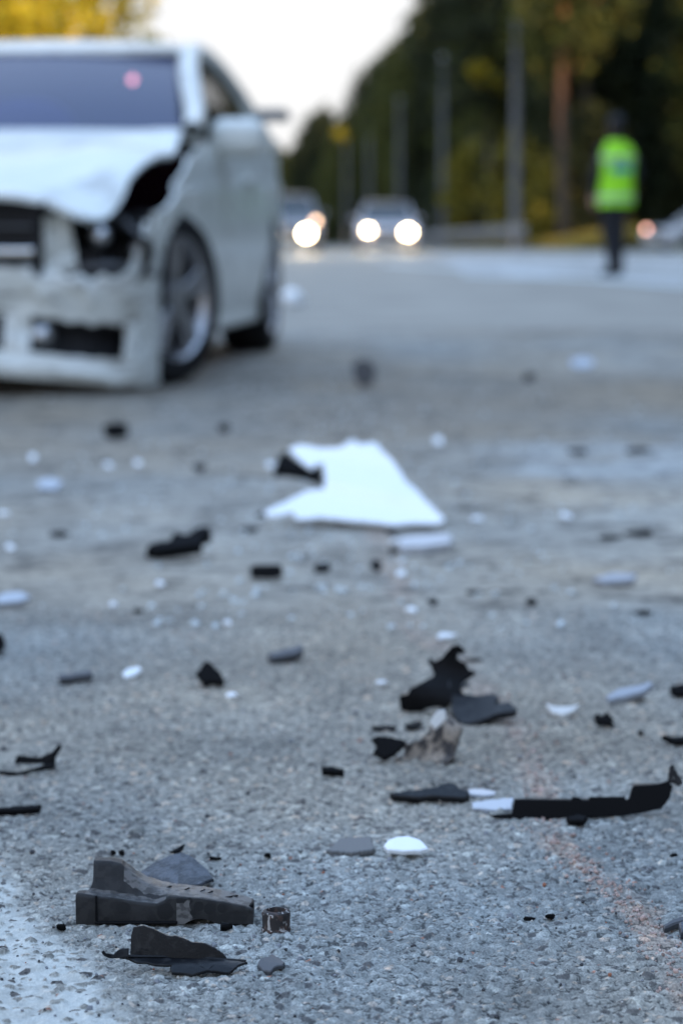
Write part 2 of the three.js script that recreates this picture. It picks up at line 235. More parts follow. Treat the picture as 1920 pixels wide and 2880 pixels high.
{
  // front of the forest beside the road
  for (let row = 0; row < 2; row++) for (let d = 72; d < 210; d += 5.2) {
    const xr = 14.2 + row * 5 + rnd(-0.9, 0.9), dd = d + rnd(-1.5, 1.5) + row * 2.5, x = camX(xr, dd); if (inGap(x, -dd, 4.5) || inBay(xr, dd)) continue;
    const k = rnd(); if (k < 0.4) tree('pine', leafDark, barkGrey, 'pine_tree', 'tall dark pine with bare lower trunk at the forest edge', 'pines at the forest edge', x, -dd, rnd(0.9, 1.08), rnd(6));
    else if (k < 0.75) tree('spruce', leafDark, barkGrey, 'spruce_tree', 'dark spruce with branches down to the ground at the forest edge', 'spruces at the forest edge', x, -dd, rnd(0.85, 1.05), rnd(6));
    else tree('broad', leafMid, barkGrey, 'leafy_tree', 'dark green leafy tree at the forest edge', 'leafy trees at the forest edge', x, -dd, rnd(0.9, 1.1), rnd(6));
  }
  // trees in evening sun, some with that sunlight painted as gold or olive leaves
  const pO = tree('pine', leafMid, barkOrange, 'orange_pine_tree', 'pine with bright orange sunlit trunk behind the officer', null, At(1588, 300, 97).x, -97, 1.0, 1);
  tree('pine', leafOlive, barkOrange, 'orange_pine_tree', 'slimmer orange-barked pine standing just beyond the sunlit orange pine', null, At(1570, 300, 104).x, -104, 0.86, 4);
  const sunPainted = (o, x, y, z, r) => part('sun_painted_branch', crownGeo(420, 0.34, clumps([[x, y, z, r, r * 0.8], [x + r * 0.7, y - r * 0.4, z, r * 0.7, r * 0.6], [x - r * 0.6, y + r * 0.3, z + 0.3, r * 0.6, r * 0.5]]), 0.4), leafGold, o);  // gold clump: sunlight on foliage put into the leaf colour
  const bt = tree('pine', leafDark, barkGrey, 'birch_tree', 'tree with a branch painted sunlit gold between the two lamp posts closest to the officer', null, At(1385, 300, 124).x, -124, 0.9, 0); sunPainted(bt, -0.3, 9.9, 1.4, 1.0);
  tree('spruce', leafDark, barkGrey, 'shading_spruce_tree', 'unseen spruce added to shade the foot of the orange pine', null, 18.4, -90.4, 0.60, 0);  // added out of view to shade the lower trunk of the orange pine
  sunPainted(tree('broad', leafMid, barkGrey, 'maple_tree', 'tree with a top painted sunlit gold far down the forest edge', null, At(975, 300, 300).x + 1.2, -300, 0.95, 0), -1.2, 14.0, 1.6, 1.5);
  for (const [px, dd, s] of [[1500, 108, 0.9], [1540, 101, 0.7], [1440, 118, 1.0], [1330, 134, 1.1]]) tree('bush', leafOlive, barkGrey, 'added_olive_shrub', 'olive-yellow shrub added as a warm sunlit blotch below the orange pines', 'olive-yellow shrubs below the orange pines', At(px, 600, dd).x + 0.3, -dd, s, rnd(6)).userData.category = 'shrub';  // shrubs added so their olive-yellow paints blotches of warm light
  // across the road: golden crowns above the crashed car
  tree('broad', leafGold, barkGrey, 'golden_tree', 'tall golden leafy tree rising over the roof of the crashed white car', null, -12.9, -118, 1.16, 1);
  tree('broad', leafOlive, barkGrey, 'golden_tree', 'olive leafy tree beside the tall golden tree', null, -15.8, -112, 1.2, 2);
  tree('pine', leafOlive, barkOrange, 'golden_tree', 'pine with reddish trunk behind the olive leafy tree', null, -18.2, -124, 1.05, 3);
  for (let i = 0; i < 9; i++) { const d = 150 + i * 13; tree(i % 2 ? 'spruce' : 'broad', i % 2 ? leafMid : leafOlive, barkGrey, 'roadside_tree', 'tree in the row across the road behind the crashed car', 'row of trees across the road', camX(-16 - rnd(2), d), -d, rnd(0.85, 1.0), rnd(6)); }
  // undergrowth shrubs along the forest edge
  for (let d = 95; d < 190; d += 5.5) { const x = camX(13.2 + rnd(-0.4, 0.6), d); if (!inGap(x, -d, 2.5)) tree('bush', leafDark, barkGrey, 'shrub', 'dark shrub at the foot of the forest edge', 'shrubs along the forest edge', x, -d, rnd(0.7, 1.1), rnd(6)).userData.category = 'shrub'; }
  // the depth of the wood, its far end, and the wood beside the camera that shades the road: one mass
  const spots = [];
  for (let row = 0; row < 6; row++) for (let d = -75; d < 520; d += d < 210 ? 5.4 : 7.5) {
    if (row < 2 && d > 70 && d < 210) continue;
    const xr = 14.2 + row * 5 + rnd(-1.2, 1.2), dd = d + rnd(-1.8, 1.8) + (row % 2) * 2.6, x = camX(xr, dd); if (inGap(x, -dd) || inBay(xr, dd)) continue;
    if (d > 210 && row > 3) continue;
    spots.push([x, dd, rnd(0.88, 1.1) * (d < 45 ? 0.82 : 1), rnd(6.28), Math.floor(rnd(3))]);
  }
  for (let d = 240; d < 520; d += 7) for (let row = 0; row < 2; row++) spots.push([camX(-17 - row * 5 - rnd(2), d), d + row * 3, rnd(0.85, 1.05), rnd(6.28), Math.floor(rnd(3))]);
  for (let d = 520; d < 560; d += 9) for (let xr = -30; xr < 30; xr += 5) spots.push([camX(xr + rnd(-1, 1), d), d, rnd(0.8, 1.0), rnd(6.28), Math.floor(rnd(3))]);
  const wood = new THREE.Group(); wood.name = 'forest'; tag(wood, 'dense dark forest running along the road into the distance', 'forest', null, 'stuff'); scene.add(wood);
  const M = new THREE.Matrix4(), Q = new THREE.Quaternion(), up = new THREE.Vector3(0, 1, 0);
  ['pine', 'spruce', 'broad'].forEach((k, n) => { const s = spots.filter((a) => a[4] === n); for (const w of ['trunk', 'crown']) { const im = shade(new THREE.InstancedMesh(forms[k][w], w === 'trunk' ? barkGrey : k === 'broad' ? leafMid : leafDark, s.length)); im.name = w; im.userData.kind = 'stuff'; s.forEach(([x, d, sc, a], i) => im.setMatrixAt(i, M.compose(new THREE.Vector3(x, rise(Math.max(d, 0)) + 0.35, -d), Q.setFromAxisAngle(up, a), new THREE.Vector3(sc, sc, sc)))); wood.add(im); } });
  // dry grass on the verge
  const tuft = []; for (let i = 0; i < 9; i++) { const a = rnd(6.28), h = rnd(0.14, 0.34), x = rnd(-0.12, 0.12), z = rnd(-0.12, 0.12), w = 0.012; tuft.push(x - w, 0, z, x + w, 0, z, x + Math.cos(a) * 0.1, h, z + Math.sin(a) * 0.1); }
  const tg = new THREE.BufferGeometry(); tg.setAttribute('position', new THREE.Float32BufferAttribute(tuft, 3)); tg.computeVertexNormals();
  const n = 9000, im = shade(new THREE.InstancedMesh(tg, phys(0.36, 0.27, 0.04, 0.9, { transmission: 0.35, thickness: 0 }), n)); im.name = 'grass'; tag(im, 'dry yellow grass on the road verge below the forest', 'grass', null, 'stuff');
  for (let i = 0; i < n; i++) { const d = 86 + 70 * Math.pow(rnd(), 1.4), xr = rnd(11.2, 14), s = rnd(0.8, 1.9); im.setMatrixAt(i, M.compose(new THREE.Vector3(camX(xr, d), rise(d) + 0.42 * sstep(11, 14, xr) - 0.03, -d), Q.setFromAxisAngle(up, rnd(6)), new THREE.Vector3(s, s, s))); }
  scene.add(im);
}

// ---------------------------------------------------------------- lamp posts and guard rail
{
  const conc = std(0.17, 0.17, 0.175, 0.85), metal = std(0.3, 0.31, 0.32, 0.45, { metalness: 0.7 }), lens = std(0.75, 0.73, 0.68, 0.3);
  const where = ['with its base behind the guard rail, closest to the officer', 'second along the guard rail from the officer', 'third along the road from the officer', 'fourth along the road from the officer', 'fifth along the road from the officer'];
  let p0; [98.6, 137, 177, 217, 257].forEach((d, i) => {
    const x = camX(10.25, d), label = 'tall grey lamp post ' + where[i]; let o;
    if (p0) o = dup(p0, label); else {
      o = p0 = thing('lamp_post', label, 'lamp post', [0, 0, 0], 0, 'lamp posts along the road');
      part('base', new THREE.CylinderGeometry(0.24, 0.27, 0.5, 20).translate(0, 0.25, 0), conc, o);
      part('pole', new THREE.CylinderGeometry(0.12, 0.2, 9.8, 20).translate(0, 5.4, 0), conc, o);
      const h = part('lamp_head', box(0.34, 0.16, 0.8, -0.02, 10.38, 0.2, 0.06), metal, o); part('lens', box(0.24, 0.05, 0.55, -0.02, 10.29, 0.3, 0.02), lens, h);
    }
    o.position.set(x, rise(d), -d);
  });
  const rail = thing('guard_rail', 'long grey steel guard rail in front of the lamp posts', 'guard rail'), g = std(0.20, 0.205, 0.215, 0.6, { metalness: 0.2 });
  const prof = [[0, 0.42], [0.05, 0.48], [0, 0.56], [0, 0.62], [0.05, 0.70], [0, 0.78], [-0.01, 0.80]];
  part('beam', grid((u, v) => { const d = lerp(90, 200, v), k = u * (prof.length - 1), i = Math.min(prof.length - 2, Math.floor(k)), q = k - i; return [camX(9.72, d) - lerp(prof[i][0], prof[i + 1][0], q), rise(d) + 0.12 + lerp(prof[i][1], prof[i + 1][1], q), -d]; }, 12, 60, 0.006), g, rail);
  const pg = box(0.08, 1.0, 0.12, 0, 0.4, 0, 0.01); for (let d = 91; d < 200; d += 4) { const p = part('post', pg, g, rail); p.position.set(camX(9.80, d), rise(d), -d); }
}

// ---------------------------------------------------------------- crashed white car
const paintDirt = texture(256, 256, (u, v) => { const n = fbm(u * 14, v * 14, 301, 4), s = sstep(0.6, 0.72, n) * 0.5; return [lerp(0.76, 0.42, s), lerp(0.78, 0.42, s), lerp(0.745, 0.40, s)]; }, { repeat: true });
const scuffed = texture(512, 512, (u, v) => { const n = fbm(u * 9, v * 7, 305, 5), m = fbm(u * 40, v * 14, 307, 4), s = clamp(sstep(0.52, 0.66, n) * 0.5 + sstep(0.58, 0.68, m) * 0.3), t = sstep(0.74, 0.79, fbm(u * 26 + 9, v * 20, 309, 3)); return [lerp(lerp(0.74, 0.30, s), 0.04, t), lerp(lerp(0.76, 0.275, s), 0.038, t), lerp(lerp(0.72, 0.24, s), 0.036, t)]; }, { repeat: true });
const paintScuffed = phys(1, 1, 1, 0.42, { map: scuffed, clearcoat: 0.7, clearcoatRoughness: 0.2 });
const paintWhite = phys(1, 1, 1, 0.55, { map: paintDirt, specularIntensity: 0.8, clearcoat: 0.7, clearcoatRoughness: 0.2 });
const blackPlastic = phys(0.012, 0.012, 0.014, 0.55, { specularIntensity: 0.4 }), rubber = phys(0.016, 0.016, 0.017, 0.85, { specularIntensity: 0.4 }), darkSteel = std(0.09, 0.09, 0.095, 0.5, { metalness: 0.6 }), silver = std(0.55, 0.56, 0.58, 0.28, { metalness: 0.9 }), rimDark = std(0.42, 0.42, 0.44, 0.3, { metalness: 0.85 }), chrome = std(0.7, 0.72, 0.75, 0.12, { metalness: 1 });
const glassSkyBlue = phys(0.03, 0.065, 0.27, 0.02, { transmission: 0.72, thickness: 0, ior: 1.45 }), glassDark = phys(0.025, 0.03, 0.03, 0.03, { specularIntensity: 0.5, transmission: 1, thickness: 0, ior: 1.5 });  // windscreen blue paints the reflected sky into the glass colour
function wheelParts(parent, r, w, rimMat, name = 'wheel') {                     // axle along x, outer face +x
  const wh = new THREE.Group(); wh.name = name; parent.add(wh);
  const prof = [[r * 0.70, -w * 0.46], [r * 0.86, -w * 0.5], [r * 0.96, -w * 0.46], [r, -w * 0.34], [r, w * 0.34], [r * 0.96, w * 0.46], [r * 0.86, w * 0.5], [r * 0.70, w * 0.46], [r * 0.66, w * 0.2], [r * 0.66, -w * 0.2], [r * 0.70, -w * 0.46]].map(([a, b]) => new THREE.Vector2(a, b));
  part('tyre', toCreasedNormals(new THREE.LatheGeometry(prof, 56), 0.6).rotateZ(-Math.PI / 2), rubber, wh);
  const bits = [new THREE.LatheGeometry([[r * 0.66, -w * 0.4], [r * 0.62, 0], [r * 0.62, w * 0.3], [r * 0.70, w * 0.46], [r * 0.72, w * 0.47]].map(([a, b]) => new THREE.Vector2(a, b)), 48).rotateZ(-Math.PI / 2), new THREE.CylinderGeometry(r * 0.16, r * 0.2, 0.05, 20).rotateZ(-Math.PI / 2).translate(w * 0.36, 0, 0)];
  for (let i = 0; i < 5; i++) for (const o of [-0.16, 0.16]) { const a = i * 1.2566 + o; bits.push(box(0.03, r * 0.56, 0.034, 0, 0, 0, 0.008).translate(w * 0.37, r * 0.40, 0).rotateX(a)); }
  part('rim', merge(bits), rimMat, wh);
  part('brake_disc', new THREE.CylinderGeometry(r * 0.5, r * 0.5, 0.02, 32).rotateZ(Math.PI / 2), darkSteel, wh);
  return wh;
}
{
  const PSI = 4.9 * Math.PI / 180, car = thing('crashed_car', 'white car with smashed headlight corner, buckled bonnet and sagging bumper', 'car', [-1.495, 0, -8.2], -PSI);
  const P3 = (fn) => (u, v) => { const [x, y, z] = fn(u, v); return [x, y, -z]; };
  const hw = curve([[0.3, 0.80], [0.6, 0.845], [1.0, 0.87], [2, 0.88], [3.4, 0.885], [4.2, 0.85], [4.6, 0.77]]), belt = curve([[0.3, 0.56], [0.5, 0.615], [0.85, 0.735], [1.1, 0.83], [1.5, 0.885], [2.0, 0.90], [3.5, 0.93], [4.6, 0.96]]);
  const topY = curve([[1.5, 0.94], [2.35, 1.30], [2.85, 1.352], [3.25, 1.33], [3.7, 1.20], [4.12, 1.02]]);
  const arch = (z, c, cy, r) => (Math.abs(z - c) < r ? cy + Math.sqrt(r * r - (z - c) ** 2) : 0), yb = (z) => Math.max(0.21, arch(z, 0.87, 0.255, 0.36), arch(z, 3.63, 0.29, 0.36));
  const sx = (z, y) => hw(z) * (1 - (y < 0.55 ? 0.085 * ((0.55 - y) / 0.4) ** 2 : 0.05 * ((y - 0.55) / 0.38) ** 2));
  const flank = (z0, z1, s, n, dent = 0) => grid(P3((u, v) => { const z = lerp(z0, z1, u), y = lerp(yb(z), belt(z), v), c = dent * (fbm(z * 5, y * 6, 311, 3) - 0.55) * sstep(1.6, 0.9, z) + dent * 0.5 * Math.sin(y * 13 + z * 9) * sstep(1.4, 0.7, z) * 0.4; const ridge = 0.012 * Math.exp(-(((y - (0.66 + 0.03 * z)) / 0.02) ** 2)); return [s * (sx(z, y) + c + ridge), y, z]; }), n, 18, 0.012, s < 0);
  for (const s of [1, -1]) {
    part('front_wing', flank(s > 0 ? 0.47 : 0.42, 1.50, s, 56, s > 0 ? 0.035 : 0), paintWhite, car);
    const door = part('door', flank(1.506, 2.894, s, 24), paintWhite, car);
    part('door_handle', box(0.03, 0.028, 0.2, s * 0.885, 0.78, -2.6, 0.012), paintWhite, door);
    part('rear_wing', flank(2.90, 4.58, s, 64), paintWhite, car);
    part('sill', box(0.07, 0.10, 2.3, s * 0.80, 0.20, -2.25, 0.03), paintWhite, car);
    const gx = (z, y) => lerp(hw(z) - 0.055, 0.60, clamp((y - belt(z)) / (1.40 - belt(z))));
    const glass = (z0, z1, n) => grid(P3((u, v) => { const z = lerp(z0, z1, u), y = lerp(belt(z) - 0.01, Math.max(belt(z) + 0.02, topY(z) - 0.035), v); return [s * gx(z, y), y, z]; }), n, 8, 0.006, s < 0);
    part('side_window', glass(1.74, 2.86, 16), glassDark, car); part('side_window', glass(2.90, 3.62, 10), glassDark, car); part('rear_pillar', glass(3.625, 4.14, 10), paintWhite, car);
    const rail = []; for (const z of [1.44, 1.7, 2.0, 2.35, 2.7, 3.0, 3.3, 3.6, 3.9, 4.15]) { const y = topY(z) - 0.01; rail.push([s * (gx(z, y) + 0.005), y, -z]); }
    part('roof_rail', limb(rail, 0.042, 0.035, 10), paintWhite, car);
    part('shoulder', grid(P3((u, v) => { const z = lerp(1.46, 4.58, u), y = belt(z); return [s * lerp(sx(z, y), hw(z) - 0.10, v), y + 0.012 * v - 0.002, z]; }), 30, 3, 0.01, s > 0), paintWhite, car);
    const mir = part('mirror', T(new RoundedBoxGeometry(0.225, 0.155, 0.14, 4, 0.06), s * 0.925, 0.925, -1.86, 0, s * 0.12, 0), paintWhite, car);
    part('mirror_glass', box(0.16, 0.10, 0.008, s * 0.925, 0.925, -1.935), chrome, mir); part('mirror_arm', box(0.10, 0.04, 0.05, s * 0.86, 0.885, -1.85, 0.015), blackPlastic, car);
    const fw = wheelParts(car, 0.312, 0.225, rimDark); fw.position.set(s * 0.745, 0.312, -0.87); fw.rotation.y = (s < 0 ? Math.PI : 0) - 0.38;
    const rw = wheelParts(car, 0.318, 0.235, rimDark); rw.position.set(s * 0.755, 0.318, -3.63); rw.rotation.y = s < 0 ? Math.PI : 0;
    part('wheel_arch_liner', grid((u, v) => { const a = Math.PI * u; return [s * lerp(0.56, 0.845, v), 0.27 + 0.345 * Math.sin(a), -0.87 + 0.345 * Math.cos(a)]; }, 20, 2), rubber, car);
    part('wheel_arch_liner', grid((u, v) => { const a = Math.PI * u; return [s * lerp(0.56, 0.845, v), 0.30 + 0.34 * Math.sin(a), -3.63 + 0.34 * Math.cos(a)]; }, 20, 2), rubber, car);
  }
  // bonnet: its edge lifted and folded on the struck corner
  const bR = [curve([[0, 0.63], [0.3, 0.715], [0.6, 0.79], [1, 0.77]]), curve([[0, 0.615], [0.15, 0.60], [0.3, 0.69], [0.6, 0.805], [1, 0.915]]), curve([[0, 0.12], [0.3, 0.52], [0.6, 0.98], [1, 1.52]])];
  const bL = [() => 0, curve([[0, 0.64], [0.5, 0.80], [1, 0.93]]), curve([[0, 0.03], [1, 1.50]])];
  part('bonnet', grid(P3((u, v) => { const s = u * 2 - 1, a = Math.abs(s), k = a ** 2.6; const xR = s >= 0 ? bR[0](v) : 0.76, x = s * xR, e = s >= 0 ? [bR[1](v), bR[2](v)] : [curve([[0, 0.60], [0.5, 0.76], [1, 0.91]])(v), lerp(0.16, 1.54, v)];
    const y = lerp(bL[1](v) + 0.02 * Math.sin(Math.PI * v), e[0], k), z = lerp(bL[2](v), e[1], k); const crumple = s > 0 ? (0.035 * Math.sin(v * 9 + s * 4) * a + 0.05 * (fbm(u * 7, v * 6, 321, 3) - 0.5)) * sstep(1, 0.55, v) * sstep(0.2, 0.7, s) + 0.035 * Math.exp(-(((v - 0.86) / 0.09) ** 2)) * sstep(0.55, 0.95, s) : 0; return [x, y + crumple, z]; }), 48, 40, 0.018, true), paintWhite, car);
  part('cowl', box(1.40, 0.05, 0.16, 0, 0.90, -1.58, 0.02), blackPlastic, car);
  const ws = part('windscreen', grid(P3((u, v) => { const s = u * 2 - 1; return [s * lerp(0.735, 0.605, v), lerp(0.925, 1.30, v) + 0.012 * (1 - s * s) * v, lerp(1.50, 2.34, v) + (0.13 - 0.05 * v) * s * s - 0.035 * Math.sin(Math.PI * v)]; }), 16, 10, 0, true), glassSkyBlue, car);
  part('roof', grid(P3((u, v) => { const s = u * 2 - 1, z = lerp(2.30 + 0.07 * s * s, 3.52, v); return [s * 0.615, topY(z) + 0.022 * (1 - s * s) * sstep(0, 0.35, v) - 0.004, z]; }), 20, 16, 0.025, true), paintWhite, car);
  part('rear_window', grid(P3((u, v) => { const s = u * 2 - 1, z = lerp(3.53, 4.08, v); return [s * lerp(0.60, 0.68, v), topY(z) + 0.03 * (1 - s * s), z]; }), 12, 8, 0.005, true), glassDark, car);
  part('boot_lid', T(new RoundedBoxGeometry(1.58, 0.055, 0.50, 3, 0.022).translate(0, 0.0, -0.25), 0, 0.99, -4.08, 0.02, 0, 0), paintWhite, car);
  part('rear_spoiler', merge([T(new RoundedBoxGeometry(1.70, 0.045, 0.20, 3, 0.018), 0, 1.150, -4.50, -0.06), ...[-0.55, 0.55].map((x) => box(0.04, 0.14, 0.10, x, 1.075, -4.48, 0.012))]), std(0.10, 0.12, 0.14, 0.4), car);
  part('boot_floor', box(1.45, 0.03, 0.46, 0, 0.66, -4.31), blackPlastic, car);
  part('rear_panel', grid(P3((u, v) => { const s = u * 2 - 1; return [s * 0.78, lerp(0.25, 0.95, v), 4.60 + 0.05 * (1 - s * s) - 0.10 * s ** 4 + 0.04 * Math.sin(v * 3.1)]; }), 16, 8, 0.02), paintWhite, car);
  for (const s of [1, -1]) part('tail_light', box(0.30, 0.14, 0.05, s * 0.60, 0.82, -4.66, 0.02), std(0.25, 0.01, 0.01, 0.2), car);
  // bumper around its openings
  const plan = (a, t, off) => { const c = Math.cos(a), lip = 0.03 * Math.exp(-((t / 0.18) ** 2)) + 0.018 * Math.sin(t * 9); return [(0.825 - off) * Math.sin(a), 0, 0.02 + 0.5 * (1 - Math.pow(Math.max(c, 0), 0.55)) - lip + off]; };
  const by = (a, t) => { const s = a / (Math.PI / 2), lo = s > 0 ? lerp(0.085, 0.022, sstep(0, 0.9, s)) : 0.09, hi = 0.42 + 0.03 * s * s + (s > 0.25 ? 0.05 * (fbm(s * 22, 3, 335, 3) - 0.5) : 0) - 0.035 * sstep(0.35, 0.6, s) * (1 - sstep(0.7, 0.9, s)); return lerp(lo, hi, t); };
  const bump = (d0, d1, t0, t1, off = 0, n = 14) => grid((u, v) => { const a = lerp(d0, d1, u) * Math.PI / 180, t = lerp(t0, t1, v), [x, , z] = plan(a, t, off), w = (0.045 * (Math.abs(fbm(a * 6 + 3, t * 5, 331, 2) - 0.5) - 0.1) + 0.018 * Math.abs(Math.sin(a * 11 + t * 7)) * sstep(0.5, 0.8, t)) * sstep(0.15, 0.6, a); return [x, by(a, t), -(z + w)]; }, n, 10, 0.012, false);
  const flap = grid((u, v) => { const a = lerp(lerp(66, 80, v), 94, u) * Math.PI / 180, t = lerp(0.98, 1.28, v), [x, , z] = plan(a, t, 0.004); return [x, by(a, t), -(z + 0.03 * (fbm(a * 6, t * 6, 337, 3) - 0.5))]; }, 12, 12, 0.012);
  part('front_bumper', merge([bump(-90, 90, 0.56, 1, 0, 48), bump(-90, 90, 0, 0.24, 0, 48), bump(-90, -69, 0.24, 0.56), bump(-34, -27, 0.24, 0.56, 0, 4), bump(27, 34, 0.24, 0.56, 0, 4), bump(66, 90, 0.24, 0.56), flap]), paintScuffed, car);
  part('bumper_intake', merge([bump(-68, -34, 0.22, 0.58, 0.05), bump(-28, 28, 0.22, 0.58, 0.05), bump(33, 68, 0.22, 0.58, 0.05)]), blackPlastic, car);
  for (const [a, t] of [[38, 0.40], [-38, 0.4]]) { const [x, , z] = plan(a * Math.PI / 180, t, 0.03); part('fog_lamp', new THREE.SphereGeometry(0.042, 18, 12).translate(x, by(a * Math.PI / 180, t), -z), silver, car); }
  // grille and its chrome bars
  part('grille', box(1.0, 0.22, 0.03, 0, 0.515, -0.11, 0.01), blackPlastic, car);
  part('grille_bar', box(0.96, 0.030, 0.03, 0, 0.478, -0.075, 0.01), chrome, car); part('grille_bar', box(0.94, 0.014, 0.02, 0, 0.56, -0.085, 0.006), darkSteel, car);
  part('grille_surround', merge([box(1.04, 0.03, 0.06, 0, 0.632, -0.11, 0.012), box(1.0, 0.025, 0.06, 0, 0.412, -0.10, 0.012)]), blackPlastic, car);
  // whole headlight on the far corner, smashed cavity on the near one
  part('headlight', T(new RoundedBoxGeometry(0.30, 0.17, 0.20, 4, 0.07), -0.67, 0.51, -0.24, 0, -0.35, 0), phys(0.6, 0.62, 0.65, 0.1, { clearcoat: 1 }), car);
  part('torn_lamp_panel', grid(P3((u, v) => [lerp(0.505, 0.60, u) - 0.03 * v, lerp(0.40, 0.60, v) + 0.03 * (u - 0.5), 0.10 + 0.07 * u + 0.05 * fbm(u * 6, v * 6, 341, 2)]), 8, 10, 0.012), paintWhite, car);
  part('engine_bay', merge([box(1.2, 0.36, 0.9, 0, 0.44, -0.98, 0.02), box(0.34, 0.20, 0.5, 0.62, 0.46, -0.66, 0.03), box(1.36, 0.10, 0.10, 0, 0.44, -0.30, 0.02)]), blackPlastic, car);
  const shell = part('broken_headlight', grid(P3((u, v) => { const a = u * 6.28, r = lerp(0.11, 0.03, v); return [0.70 + Math.cos(a) * r * 1.3, 0.47 + Math.sin(a) * r * (0.9 + 0.15 * Math.sin(a * 5)), 0.26 + v * 0.14]; }), 26, 6, 0.004), blackPlastic, car);
  part('projector_lens', new THREE.SphereGeometry(0.035, 18, 12).translate(0.665, 0.53, -0.26), silver, shell); part('reflector', new THREE.SphereGeometry(0.028, 16, 10).translate(0.78, 0.485, -0.33), std(0.25, 0.25, 0.27, 0.3, { metalness: 0.6 }), shell);
  part('bent_bracket', merge([limb([[0.60, 0.42, -0.2], [0.72, 0.43, -0.22], [0.83, 0.40, -0.36]], 0.018, 0.012), limb([[0.66, 0.62, -0.5], [0.74, 0.56, -0.42], [0.80, 0.50, -0.40]], 0.014, 0.01)]), darkSteel, car);
  part('underbody', box(1.14, 0.30, 3.9, 0, 0.36, -2.5, 0.03), rubber, car);
  // cabin
  part('dashboard', box(1.30, 0.14, 0.36, 0, 0.87, -1.86, 0.05), blackPlastic, car);
  part('steering_wheel', T(new THREE.TorusGeometry(0.18, 0.016, 10, 32), 0.36, 0.93, -2.10, -0.45, 0, 0), blackPlastic, car);
  for (const s of [1, -1]) { part('seat', merge([T(new RoundedBoxGeometry(0.48, 0.62, 0.16, 3, 0.06), s * 0.36, 0.80, -2.86, 0.25), T(new RoundedBoxGeometry(0.26, 0.18, 0.1, 3, 0.04), s * 0.36, 1.17, -2.97, 0.2), box(0.48, 0.14, 0.5, s * 0.36, 0.46, -2.58, 0.05)]), rubber, car); }
  part('rear_seat', T(new RoundedBoxGeometry(1.2, 0.5, 0.16, 3, 0.06), 0, 0.76, -3.62, 0.3), rubber, car);
  part('reflection_dome', new THREE.SphereGeometry(1, 24, 16).scale(0.21, 0.13, 0.13).translate(0.05, 0.965, -1.97), std(0.85, 0.87, 0.88, 0.9), car);  // added pale dome standing for a reflection in the windscreen
  const rv = part('rear_view_mirror', T(new RoundedBoxGeometry(0.24, 0.07, 0.04, 3, 0.02), 0.0, 1.215, -2.33), blackPlastic, car); part('mirror_stem', box(0.03, 0.09, 0.03, 0, 1.27, -2.36), blackPlastic, rv);
  part('red_reflection_bead', new THREE.SphereGeometry(0.016, 14, 10).translate(0.452, 1.178, -2.18), std(0.4, 0.05, 0.05, 0.3, { emissive: rgb(1, 0.16, 0.05), emissiveIntensity: 90 }), car);  // added glowing bead standing for a red beacon reflected in the windscreen
}

